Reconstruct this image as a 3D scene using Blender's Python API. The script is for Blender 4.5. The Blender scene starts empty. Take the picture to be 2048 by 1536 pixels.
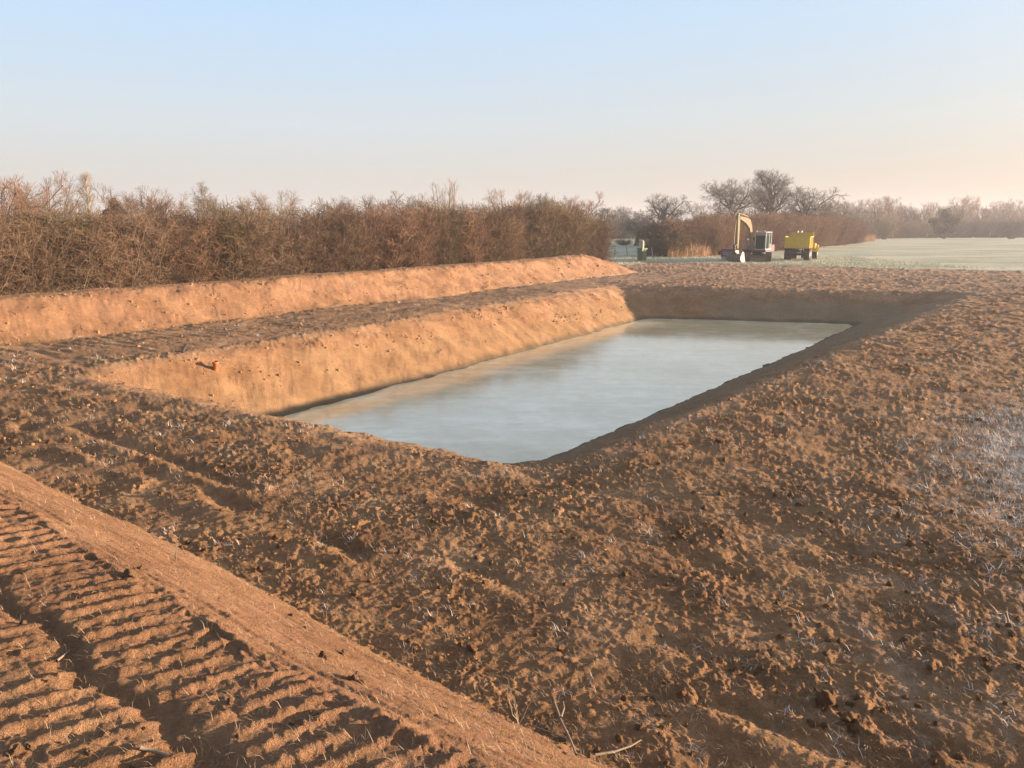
import bpy, bmesh, math, random
import numpy as np
from mathutils import Vector, Matrix
R = math.radians
sc = bpy.context.scene
col = sc.collection

# ------------------------------------------------------------------ camera, sky, sun, exposure
CAM_H = 3.3
cam = bpy.data.cameras.new('camera'); cam_o = bpy.data.objects.new('camera', cam); col.objects.link(cam_o)
cam.sensor_fit = 'HORIZONTAL'; cam.angle = 2 * math.atan(1024 / 1577.0)
cam.clip_start = 0.05; cam.clip_end = 5000
cam_o.location = (0, 0, CAM_H); cam_o.rotation_euler = (R(90 - 11.23), 0, 0)
sc.camera = cam_o

SUN_EL, SUN_AZ = 5.3, 87.0          # azimuth from +Y (view direction) towards +X (right)
world = bpy.data.worlds.new('World'); sc.world = world; world.use_nodes = True
wn = world.node_tree; wn.nodes.clear()
def wnode(t, **k):
    n = wn.nodes.new(t)
    for a, b in k.items(): setattr(n, a, b)
    return n
sky = wnode('ShaderNodeTexSky', sky_type='NISHITA', sun_disc=False)
sky.sun_elevation = R(SUN_EL); sky.sun_rotation = R(SUN_AZ)
sky.altitude = 50; sky.air_density = 1.0; sky.dust_density = 2.2; sky.ozone_density = 1.6
bg = wnode('ShaderNodeBackground'); bg.inputs['Strength'].default_value = 0.125
wo = wnode('ShaderNodeOutputWorld')
# thin winter-morning veil over the clear sky: thick towards the horizon, thinner overhead, warmer on the sun's side
tc = wnode('ShaderNodeTexCoord'); nz = wnode('ShaderNodeVectorMath', operation='NORMALIZE'); sp = wnode('ShaderNodeSeparateXYZ')
wn.links.new(tc.outputs['Generated'], nz.inputs[0]); wn.links.new(nz.outputs[0], sp.inputs[0])
def wramp(src, lo, hi, stops):
    mr = wnode('ShaderNodeMapRange'); mr.inputs[1].default_value = lo; mr.inputs[2].default_value = hi
    r = wnode('ShaderNodeValToRGB'); e = r.color_ramp.elements
    while len(e) < len(stops): e.new(.5)
    for k, (p, c) in enumerate(stops): e[k].position = p; e[k].color = (*c, 1)
    wn.links.new(src, mr.inputs[0]); wn.links.new(mr.outputs[0], r.inputs[0]); return r.outputs[0]
def wmix(fac, a, b):
    m = wnode('ShaderNodeMix', data_type='RGBA')
    for v, i in ((fac, 0), (a, 6), (b, 7)):
        if isinstance(v, (int, float)): m.inputs[i].default_value = v
        else: wn.links.new(v, m.inputs[i])
    return m.outputs[2]
veil_cool = wramp(sp.outputs['Z'], 0, .6, [(0, (1.50, 1.40, 1.34)), (.10, (1.56, 1.52, 1.50)), (.20, (1.54, 1.68, 1.82)), (.39, (1.28, 1.72, 2.24)), (1, (.78, 1.10, 1.62))])
veil_warm = wramp(sp.outputs['Z'], 0, .6, [(0, (1.44, 1.14, .96)), (.10, (1.52, 1.28, 1.10)), (.20, (1.54, 1.52, 1.46)), (.39, (1.45, 1.72, 2.0)), (1, (.84, 1.12, 1.58))])
side = wramp(sp.outputs['X'], -.2, .9, [(0, (0, 0, 0)), (1, (1, 1, 1))])
veil = wmix(side, veil_cool, veil_warm)
# the veil brightens round the low sun (solar aureole)
sd = wnode('ShaderNodeVectorMath', operation='DOT_PRODUCT'); wn.links.new(nz.outputs[0], sd.inputs[0])
sd.inputs[1].default_value = (math.sin(R(SUN_AZ)) * math.cos(R(SUN_EL)), math.cos(R(SUN_AZ)) * math.cos(R(SUN_EL)), math.sin(R(SUN_EL)))
mx = wnode('ShaderNodeMath', operation='MAXIMUM'); wn.links.new(sd.outputs['Value'], mx.inputs[0]); mx.inputs[1].default_value = 0
pw_ = wnode('ShaderNodeMath', operation='POWER'); wn.links.new(mx.outputs[0], pw_.inputs[0]); pw_.inputs[1].default_value = 6
au = wnode('ShaderNodeMix', data_type='RGBA', blend_type='ADD'); au.inputs[0].default_value = 1; au.clamp_result = False
am = wnode('ShaderNodeMix', data_type='RGBA'); wn.links.new(pw_.outputs[0], am.inputs[0]); am.inputs[6].default_value = (0, 0, 0, 1); am.inputs[7].default_value = (3.2, 2.3, 1.5, 1)
wn.links.new(wmix(.90, sky.outputs[0], veil), au.inputs[6]); wn.links.new(am.outputs[2], au.inputs[7])
wn.links.new(au.outputs[2], bg.inputs[0]); wn.links.new(bg.outputs[0], wo.inputs[0])

sun = bpy.data.lights.new('sun', 'SUN'); sun.energy = 5.0; sun.angle = R(0.6); sun.color = (1.0, 0.79, 0.60)
sun_o = bpy.data.objects.new('sun', sun); col.objects.link(sun_o)
sun_o.rotation_euler = (0, R(90 - SUN_EL), R(90 - SUN_AZ)); sun_o.location = (60, 0, 20)

sc.view_settings.view_transform = 'Standard'; sc.view_settings.look = 'None'
sc.view_settings.exposure = 1.84; sc.view_settings.gamma = 1.0; sc.view_settings.use_curve_mapping = False
sc.render.engine = 'CYCLES'
sc.cycles.use_denoising = True
sc.cycles.max_bounces = 6; sc.cycles.diffuse_bounces = 3; sc.cycles.glossy_bounces = 3
sc.cycles.volume_bounces = 0; sc.cycles.transparent_max_bounces = 6

# ------------------------------------------------------------------ noise and mesh helpers
rng = np.random.default_rng(7)
_HT = np.random.default_rng(11).random(1 << 20).astype(np.float32)
def _hash(ix, iy, s):
    return _HT[(((ix.astype(np.int32) + s * 57 + (s >> 3) * 311) & 1023) << 10) | ((iy.astype(np.int32) + s * 131 + (s >> 2) * 77) & 1023)]
_A = np.arange(16) * (2 * np.pi / 16)
_GX, _GY = np.cos(_A), np.sin(_A)
def noise(x, y, s=0):
    ix, iy = np.floor(x), np.floor(y); fx, fy = x - ix, y - iy
    ux, uy = fx * fx * fx * (fx * (fx * 6 - 15) + 10), fy * fy * fy * (fy * (fy * 6 - 15) + 10)
    def g(dx, dy):
        k = (_hash(ix + dx, iy + dy, s) * 16).astype(np.int64)
        return _GX[k] * (fx - dx) + _GY[k] * (fy - dy)
    a, b, c, d = g(0, 0), g(1, 0), g(0, 1), g(1, 1)
    return 1.5 * ((a + ux * (b - a)) + uy * ((c + ux * (d - c)) - (a + ux * (b - a))))
def fbm(x, y, s=0, o=4, gain=.5, lac=2.03):
    t = 0; a = 1
    for i in range(o):
        t = t + a * noise(x, y, s + i * 17); x = x * lac + 3.7; y = y * lac - 1.3; a *= gain
    return t
def bumps(x, y, cell, s, dens, rmin=.22, rmax=.5, p=.6):
    """soil crumbs: rounded lumps scattered one to a cell"""
    qx, qy = x / cell, y / cell
    ix, iy = np.floor(qx), np.floor(qy); out = np.zeros_like(x)
    for dx in (-1, 0, 1):
        for dy in (-1, 0, 1):
            jx, jy = ix + dx, iy + dy
            ex = _hash(jx, jy, s) < dens
            cx = jx + .1 + .8 * _hash(jx, jy, s + 1); cy = jy + .1 + .8 * _hash(jx, jy, s + 2)
            r = rmin + (rmax - rmin) * _hash(jx, jy, s + 3) ** 2
            q = 1 - ((qx - cx) ** 2 + (qy - cy) ** 2) / (r * r)
            h = np.where(ex & (q > 0), r * np.maximum(q, 0) ** p * (.6 + .8 * _hash(jx, jy, s + 4)), 0)
            out = np.maximum(out, h)
    return out * cell
def ss(a, b, x):
    t = np.clip((x - a) / (b - a), 0, 1); return t * t * (3 - 2 * t)
def smin(a, b, k):
    h = np.clip(.5 + .5 * (b - a) / k, 0, 1); return b + (a - b) * h - k * h * (1 - h)

def np_mesh(name, V, F, smooth=True):
    """V (n,3); F list of (m,k) index arrays"""
    me = bpy.data.meshes.new(name)
    V = np.ascontiguousarray(V, dtype=np.float32)
    me.vertices.add(len(V)); me.vertices.foreach_set('co', V.ravel())
    nl = sum(f.size for f in F); npoly = sum(len(f) for f in F)
    me.loops.add(nl); me.polygons.add(npoly)
    me.loops.foreach_set('vertex_index', np.concatenate([f.ravel() for f in F]).astype(np.int32))
    tot = np.concatenate([np.full(len(f), f.shape[1]) for f in F]).astype(np.int32)
    st = np.concatenate([[0], np.cumsum(tot)[:-1]]).astype(np.int32)
    me.polygons.foreach_set('loop_start', st)
    try: me.polygons.foreach_set('loop_total', tot)
    except Exception: pass
    if smooth: me.polygons.foreach_set('use_smooth', np.ones(npoly, dtype=bool))
    me.update(calc_edges=True)
    return me
def link(name, me, mat=None, parent=None, loc=None, **props):
    o = bpy.data.objects.new(name, me); col.objects.link(o)
    if mat is not None and me is not None and not me.materials: me.materials.append(mat)
    if parent is not None: o.parent = parent
    if loc is not None: o.location = loc
    for k, v in props.items(): o[k] = v
    return o
def thing(name, label, cat, loc, rz=0, group=None):
    o = bpy.data.objects.new(name, None); col.objects.link(o); o.location = loc; o.rotation_euler = (0, 0, rz)
    o.empty_display_size = .3; o['label'] = label; o['category'] = cat
    if group: o['group'] = group
    return o

# ------------------------------------------------------------------ materials
class M:
    def __init__(s, name, rough=.9, spec=.25):
        s.m = bpy.data.materials.new(name); s.m.use_nodes = True; s.t = s.m.node_tree
        s.b = s.t.nodes['Principled BSDF']; s.b.inputs['Roughness'].default_value = rough
        s.b.inputs['Specular IOR Level'].default_value = spec
    def n(s, t, **k):
        n = s.t.nodes.new(t)
        for a, b in k.items():
            if a in n.inputs: n.inputs[a].default_value = b
            else: setattr(n, a, b)
        return n
    def l(s, a, b): s.t.links.new(a, b)
    def coord(s, kind='Object', scale=(1, 1, 1)):
        c = s.n('ShaderNodeTexCoord'); m = s.n('ShaderNodeMapping'); m.inputs['Scale'].default_value = scale
        s.l(c.outputs[kind], m.inputs[0]); return m.outputs[0]
    def noise(s, vec, scale, detail=4, rough=.55):
        n = s.n('ShaderNodeTexNoise'); n.inputs['Scale'].default_value = scale
        n.inputs['Detail'].default_value = detail; n.inputs['Roughness'].default_value = rough
        s.l(vec, n.inputs['Vector']); return n.outputs['Fac']
    def ramp(s, fac, stops):
        r = s.n('ShaderNodeValToRGB'); e = r.color_ramp.elements
        while len(e) < len(stops): e.new(.5)
        for k, (p, c) in enumerate(stops):
            e[k].position = p; e[k].color = (*c, 1) if len(c) == 3 else c
        s.l(fac, r.inputs[0]); return r.outputs[0]
    def mix(s, fac, a, b):
        m = s.n('ShaderNodeMix', data_type='RGBA')
        for v, i in ((fac, 0), (a, 6), (b, 7)):
            if isinstance(v, (int, float)): m.inputs[i].default_value = v
            elif isinstance(v, tuple): m.inputs[i].default_value = (*v, 1)
            else: s.l(v, m.inputs[i])
        return m.outputs[2]
    def math(s, op, a, b=0.0, clamp=False):
        m = s.n('ShaderNodeMath', operation=op, use_clamp=clamp)
        for v, i in ((a, 0), (b, 1)):
            if isinstance(v, (int, float)): m.inputs[i].default_value = v
            else: s.l(v, m.inputs[i])
        return m.outputs[0]
    def bump(s, h, strength=.5, dist=.01):
        b = s.n('ShaderNodeBump'); b.inputs['Strength'].default_value = strength; b.inputs['Distance'].default_value = dist
        s.l(h, b.inputs['Height']); s.l(b.outputs[0], s.b.inputs['Normal'])
    def base(s, c):
        if isinstance(c, tuple): s.b.inputs['Base Color'].default_value = (*c, 1)
        else: s.l(c, s.b.inputs['Base Color'])

def paint(name, c, rough=.5, dirt=(.18, .12, .07), amount=.35, metal=0.0, scale=3.0):
    m = M(name, rough, .4); v = m.coord('Object')
    f = m.ramp(m.noise(v, scale, 6, .7), [(.42, (0, 0, 0)), (.72, (amount,) * 3)])
    m.base(m.mix(f, c, dirt)); m.b.inputs['Metallic'].default_value = metal
    m.bump(m.noise(v, 30, 3), .15, .004)
    return m.m

def twig_mat(name, c1, c2, rough=.85):
    m = M(name, rough, .2)
    oi = m.n('ShaderNodeObjectInfo'); v = m.coord('Object')
    f = m.noise(v, 1.1, 3)
    f2 = m.math('ADD', m.math('MULTIPLY', f, .9), m.math('MULTIPLY', m.math('SUBTRACT', oi.outputs['Random'], .5), .5))
    m.base(m.ramp(f2, [(.25, c1), (.75, c2)]))
    return m.m
TW_BROWN = twig_mat('twig_brown', (.122, .075, .045), (.285, .184, .112))
TW_RED = twig_mat('twig_russet', (.13, .068, .04), (.29, .158, .092))
TW_OLIVE = twig_mat('twig_olive', (.10, .072, .033), (.24, .17, .08))
TW_GREY = twig_mat('twig_grey', (.10, .082, .066), (.22, .18, .145))
TW_PALE = twig_mat('twig_pale', (.20, .15, .105), (.34, .26, .18))
STEM = twig_mat('hedge_stem', (.07, .048, .032), (.16, .11, .07))
BARK = twig_mat('bark', (.075, .06, .048), (.17, .135, .10))
LEAF_DARK = twig_mat('leaf_dark', (.022, .03, .016), (.055, .06, .03))
LEAF_OLIVE = twig_mat('leaf_olive', (.05, .045, .016), (.15, .11, .04))
LEAF_PALE = twig_mat('leaf_pale', (.45, .36, .24), (.65, .56, .42))
REED = twig_mat('dry_reed', (.36, .22, .12), (.58, .38, .22))
STRAW = twig_mat('straw', (.24, .155, .09), (.50, .35, .22))
FROST_GRASS = twig_mat('frosted_grass', (.55, .47, .38), (.84, .78, .70))
VERGE = twig_mat('verge_grass', (.34, .31, .17), (.62, .58, .42))

# ------------------------------------------------------------------ terrain
# pond rim corners: near, left, far left, far right
PC = [(0.35, 10.75), (-10.0, 18.1), (6.1, 45.9), (23.6, 41.3)]
WATER_Z = -1.5
def pond_d(x, y):
    d = None; ks = (1.1, .5, .8, 1.0); PCN, PCF, PCR = (0.35, 10.75), (6.1, 45.9), (23.6, 41.3)
    for k in range(4):
        ax, ay = PC[k]; bx, by = PC[(k + 1) % 4]
        ex, ey = bx - ax, by - ay; L = math.hypot(ex, ey)
        e = -((x - ax) * (-ey / L) + (y - ay) * (ex / L))
        e = -((x - ax) * (-ey) + (y - ay) * ex) / L
        e = -e if False else e
        e = e * (np.interp(y, [12, 40], [1.04, .72]) if {(ax, ay), (bx, by)} == {PCN, PCR} else .92 if {(ax, ay), (bx, by)} == {PCF, PCR} else 1.05)
        d = e if d is None else smin(d, e, ks[k])
    return d
# orientation check: inside must be positive
_sgn = 1.0 if pond_d(np.array([5.]), np.array([28.]))[0] > 0 else -1.0
if _sgn < 0: PC = PC[::-1]
T0 = np.array([-14.5, 22.0]); TD = np.array([.543, .840]); TN = np.array([-.840, .543])     # long bund: toe line
B0 = np.array([-7.27, 10.76]); BD = np.array([.776, -.631]); BN = np.array([-.631, -.776])  # near bund: toe line
FIELD = [(-60, 118), (6, 88), (14.0, 77.5), (19.9, 74.5), (28.4, 67.5), (38.3, 60.5), (60, 47), (120, 20), (300, -80)]
def field_d(x, y):
    fx = np.array([p[0] for p in FIELD], float); fy = np.array([p[1] for p in FIELD], float)
    return y - np.interp(x, fx, fy)

def terrain(x, y):
    """height and masks of the ground at x, y"""
    x = np.asarray(x, float); y = np.asarray(y, float)
    r = np.hypot(x, y)
    wob = .22 * noise(x / 2.3, y / 2.3, 3) + .10 * noise(x / .8, y / .8, 4)
    # --- regions
    pd = pond_d(x, y) + wob * .7 * np.where(((x + 10.0) * 27.8 - (y - 18.1) * 16.1) / 32.1 > 5.5, .3, 1.0)
    near = r < 90
    s1 = (x - T0[0]) * TN[0] + (y - T0[1]) * TN[1]; t1 = (x - T0[0]) * TD[0] + (y - T0[1]) * TD[1]
    m1 = smin(smin(s1, (45.2 - t1) * .75, 1.2), 6.4 - s1, .6) + wob * .8
    hb = 1.12 + .0045 * np.clip(t1, 0, 45)
    bund1 = hb * ss(0, 1, np.clip(m1 / 2.6, 0, 1)) * .35 + hb * np.clip(smin(m1 / 2.5, np.ones_like(m1), .18), 0, 1.05) * .65
    s2 = (x - B0[0]) * BN[0] + (y - B0[1]) * BN[1]; t2 = (x - B0[0]) * BD[0] + (y - B0[1]) * BD[1]
    m2 = smin(s2, 8.5 - s2, .8) + wob * .25
    q2 = m2 / 1.68
    bund2 = 1.22 * np.clip(smin(q2, np.ones_like(q2), .12), 0, 1.05) + .10 * np.clip(s2 - 1.7, 0, 3.0)
    bund2 = np.where(m2 > 0, bund2, 0)
    fd = field_d(x, y) + 1.3 * noise(x / 5, y / 5, 8) + .5 * noise(x / 1.3, y / 1.3, 9)
    # --- base shape
    z = .05 * noise(x / 6, y / 6, 1) + .02 * noise(x / 2, y / 2, 2)
    z = z * ss(1.0, -1.0, pd) * (r < 400)
    soft = .30
    zp = -.53 * (soft * np.logaddexp(0, np.clip(pd / soft, -40, 40)))
    zp = np.maximum(zp, -2.6)
    z = z + zp + .018 * np.exp(-((pd + .38) / .22) ** 2) * ss(-.4, .6, noise(x / 1.7, y / 1.7, 12) + .35)
    z = np.maximum(z + bund1, z + bund2)
    # --- masks
    slope_p = ss(-.30, .25, pd)
    slope_b = ss(.05, .4, m1) * ss(3.0, 2.4, m1)
    bund_any = ss(-.1, .3, np.maximum(m1, m2))
    slope_n = ss(.0, .2, m2) * ss(1.95, 1.72, s2 + wob * .3)
    top_n = ss(1.66, 1.80, s2 + .35 * wob) * (m2 > 0)
    grass = ss(-.6, .8, fd) * (1 - ss(-.5, .3, m1)) * (1 - ss(-.5, .3, m2))
    behind = ss(5.4, 6.6, s1) * (t1 < 60)               # rough verge behind the long bund
    grass = np.maximum(grass, behind * .9)
    plain = (1 - slope_p) * (1 - bund_any) * (1 - grass)
    lane = ss(.15, .7, -s1) * ss(-.3, -.9, pd) * ss(5.5, 4.2, -s1) * (t1 > -14) * (t1 < 42) * ss(9, 14, r)
    # --- detail relief, only where it can be told apart
    ii = np.where((near & (y > -3)).ravel())[0]
    dz = np.zeros(x.size)
    X, Y = x.ravel()[ii], y.ravel()[ii]
    def g(a): return a.ravel()[ii]
    rr = np.hypot(X, Y)
    wx = X + .05 * noise(X / .21, Y / .21, 21) + .028 * noise(X / .06, Y / .06, 22)
    wy = Y + .05 * noise(X / .21, Y / .21, 23) + .028 * noise(X / .06, Y / .06, 24)
    patch = ss(-.22, .42, fbm(X / 1.6, Y / 1.6, 31, 4))              # cloddy patches and smeared ones
    patch2 = ss(-.3, .4, fbm(X / .55, Y / .55, 35, 2))
    d = np.zeros(len(X))
    b_big = bumps(wx, wy, .36, 41, .42); b_mid = bumps(wx, wy, .15, 51, .6); b_sm = bumps(wx, wy, .08, 61, .7); b_xs = bumps(wx, wy, .042, 65, .8)
    fine = fbm(wx / .10, wy / .10, 71, 4, .6)
    clod = np.interp(rr, [18, 50], [.10, .40]) * b_big * (.4 + .6 * patch) + .40 * b_mid * patch ** 2 * patch2 + .36 * b_sm * (.10 + .90 * patch2) + .36 * b_xs * (.18 + .82 * patch) + .017 * fine * (.35 + .65 * patch)
    clod = clod + .014 * fbm(X / .5, Y / .5, 75, 3)
    amp = np.interp(rr, [0, 12, 40, 80], [1.15, 1.15, 1.4, 1.6])
    d += g(plain) * clod * amp * (1 - .55 * g(lane))
    # ruts running alongside the near bund and the near rim
    for (off, w, dep, sd) in ((-1.15, .14, .07, 81), (-1.62, .12, .035, 82), (-3.1, .2, .03, 83), (-4.4, .16, .025, 84)):
        q = g(s2) - off + .10 * noise(X / 1.5, Y / 1.5, sd)
        br = ss(0, .4, noise(X / 1.3, Y / 1.3, sd + 9))
        d += g(plain) * br * (-dep * np.exp(-(q / w) ** 2) + .5 * dep * np.exp(-((q - 2 * w) / w) ** 2))
    # tread prints: plain beside the bund, lane by the pond, top of the near bund
    T2 = g(t2); S2 = g(s2); T1 = g(t1)
    ph = T2 / .152 + .09 * noise(X / .35, Y / .35, 91) + .07 * noise(X / .07, Y / .07, 90) + .3 * noise(X / 2.5, Y / 2.5, 92) + .35 * S2
    rid = np.abs(((ph % 1) - .5) * 2); ridge = np.clip(1.5 - rid * 2.9, 0, 1)
    brk = ss(-.75, -.1, fbm(X / .42, Y / .42, 93, 3)) * (.85 + .25 * noise(X / .06, Y / .06, 89))
    pat2 = ss(-.55, -.1, noise(X / 1.1, Y / 1.1, 94))
    # band levels on top of the near bund: crest strip | track band | lower track band
    edge = S2 + .10 * noise(X / .7, Y / .7, 95) + .045 * noise(X / .16, Y / .16, 96)
    lev = -.016 * ss(1.70, 1.76, edge) - .006 * ss(2.34, 2.42, edge) - .030 * np.exp(-((edge - 2.41) / .05) ** 2) + .02 * ss(3.08, 3.2, edge)
    lip = .016 * np.exp(-((edge - 1.69) / .05) ** 2) + .004 * np.exp(-((edge - 2.30) / .07) ** 2)
    topd = lev + lip * ss(-.5, .3, noise(X / .5, Y / .5, 97)) + .020 * ridge * brk * pat2 * (1 - .8 * np.exp(-((edge - 2.36) / .07) ** 2))
    topd += .008 * fine + .10 * b_xs + .22 * b_sm * ss(.1, .6, noise(X / .4, Y / .4, 98)) + .22 * b_mid * ss(.2, .5, noise(X / .7, Y / .7, 99))
    d += g(top_n) * topd
    trk = ss(-.35, -.5, S2) * ss(-1.12, -1.0, S2) * g(plain) * ss(-.1, .3, noise(X / 1.6, Y / 1.6, 101))
    d += trk * .4 * (.012 * ridge - .3 * clod)
    ph1 = T1 / .44 + .15 * noise(X / .5, Y / .5, 103); rid1 = np.abs(((ph1 % 1) - .5) * 2)
    d += g(lane) * .022 * np.clip(1.3 - 1.9 * rid1, 0, 1) * ss(-.3, .2, noise(X / 1.2, Y / 1.2, 104))
    # crest strip and slope of the near bund: fine scraping along the bund
    d += g(slope_n) * (.010 * noise(S2 / .05, T2 / .55, 111) + .014 * noise(S2 / .13, T2 / 1.4, 112) + .006 * fine + .10 * b_sm * ss(0, .5, noise(X / .5, Y / .5, 113)))
    # long bund: bucket and drag marks, slanting, with lumps
    sm = g(s1); tm = T1 + 1.3 * sm
    drag = noise(tm / .30, sm / 1.7, 121) + .6 * noise(tm / .14, sm / 1.1, 122)
    lump = ss(.05, .6, fbm(X / .9, Y / .9, 123, 3))
    d += g(slope_b) * (.030 * drag * (.5 + .8 * lump) + .40 * b_mid * lump + .20 * b_big * lump + .25 * b_sm * lump + .06 * fbm(X / .9, Y / .9, 124, 3) + .020 * fine)
    d += ss(2.2, 2.7, g(m1)) * (.5 * clod)
    # pond banks: smoothed by the bucket, faint scrapes down the slope, crumbs
    along = np.where(X * .0 + (g(pd) > -9), X * .543 + Y * .84, 0)
    across = X * .84 - Y * .543
    scr = .022 * noise((along - 1.2 * across) / .34, across / 1.3, 131) + .012 * noise((along - 1.2 * across) / .14, across / .8, 132)
    lump2 = ss(.12, .6, fbm(X / 1.1, Y / 1.1, 133, 3))
    d += g(slope_p) * (.8 * scr + .055 * fbm(X / .8, Y / .8, 134, 4) + .012 * fine + .6 * b_mid * lump2 * ss(2.4, .6, g(pd)) + .5 * b_sm * lump2 + .2 * b_big * lump2 * ss(1.6, .5, g(pd)))
    # grass
    d += g(grass) * (.05 * fbm(X / .9, Y / .9, 141, 3) + .03 * noise(X / .25, Y / .25, 142)) * ss(100, 50, rr)
    dz[ii] = d
    z = z + dz.reshape(x.shape)
    # --- colour masks (what the ground is made of)
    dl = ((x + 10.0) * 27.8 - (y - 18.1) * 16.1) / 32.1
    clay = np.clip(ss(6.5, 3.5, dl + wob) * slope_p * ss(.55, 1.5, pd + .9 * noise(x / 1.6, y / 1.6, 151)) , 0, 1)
    red = np.clip(np.maximum(slope_b, slope_n * .9) + .55 * slope_p + .8 * top_n, 0, 1)
    fr = .06 * ss(.1, .8, fbm(x / 1.1, y / 1.1, 161, 3))
    ex, ey = x - 8.2, y - 11.3
    fr_patch = np.exp(-((ex * .83 - ey * .55) / 1.1) ** 2 - ((ex * .55 + ey * .83) / 3.0) ** 2)
    fr = fr + 1.1 * fr_patch * ss(-.3, .5, fbm(x / .3, y / .3, 165, 3)) + .10 * np.exp(-((pd + .45) / .3) ** 2) + .20 * ss(30, 62, r) + .06 * lane
    rightness = ss(.25, .62, x / np.maximum(y, 1))
    fr = fr * (1 - .75 * np.maximum(slope_b, slope_n)) * (1 - .9 * top_n) * (1 - ss(.5, 1.2, pd)) + .20 * rightness * plain * ss(.05, .6, fbm(x / .45, y / .45, 163, 3))
    wet = ss(2.45, 2.75, pd + .25 * wob)
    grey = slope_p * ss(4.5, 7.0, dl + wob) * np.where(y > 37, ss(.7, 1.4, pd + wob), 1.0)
    return z, dict(clay=clay, frost=np.clip(fr, 0, 1.3), grass=grass, red=red, wet=wet, lane=grey)
def gz(x, y):
    return float(terrain(np.array([float(x)]), np.array([float(y)]))[0][0])

# sheet: rings around the viewpoint's foot, fine where the ground is near, out to the horizon
rad = [.3]
while rad[-1] < 1000:
    q = rad[-1]
    if q < 1.7: dr = .10
    elif q < 63: dr = min(max(.0115, q * q / 2600 * (1.05 if q < 11 else 1.5)), .145)
    elif q < 110: dr = .16 + (q - 63) * .05
    else: dr = q * .02 + .04
    rad.append(q + dr)
rad = np.array(rad)
ang = np.concatenate([np.linspace(-180, -36, 50)[:-1], np.arange(-36, 36.0001, .088), np.linspace(36, 180, 50)[1:-1]])
a_ = np.radians(ang)
GX, GY = np.sin(a_)[None, :] * rad[:, None], np.cos(a_)[None, :] * rad[:, None]
GZ, MK = terrain(GX, GY)
nr, na = GX.shape
idx = np.arange(nr * na).reshape(nr, na)
nxt = np.roll(idx, -1, axis=1)
F = np.stack([idx[:-1], nxt[:-1], nxt[1:], idx[1:]], -1).reshape(-1, 4)[:, ::-1]
cz = gz(0, 0)
V = np.concatenate([np.stack([GX, GY, GZ], -1).reshape(-1, 3), [[0, 0, cz]]])
cap = np.stack([idx[0], nxt[0], np.full(na, nr * na)], -1)[:, ::-1][:, ::-1]
cap = np.stack([nxt[0], idx[0], np.full(na, nr * na)], -1)
gme = np_mesh('ground', V, [F, cap])
for nm, keys in (('soil_mask', ('clay', 'frost', 'grass')), ('soil_mask_b', ('red', 'wet', 'lane'))):
    at = gme.attributes.new(nm, 'FLOAT_COLOR', 'POINT')
    c = np.ones((len(V), 4), np.float32)
    for k, q in enumerate(keys): c[:-1, k] = MK[q].ravel()
    at.data.foreach_set('color', c.ravel())

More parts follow.
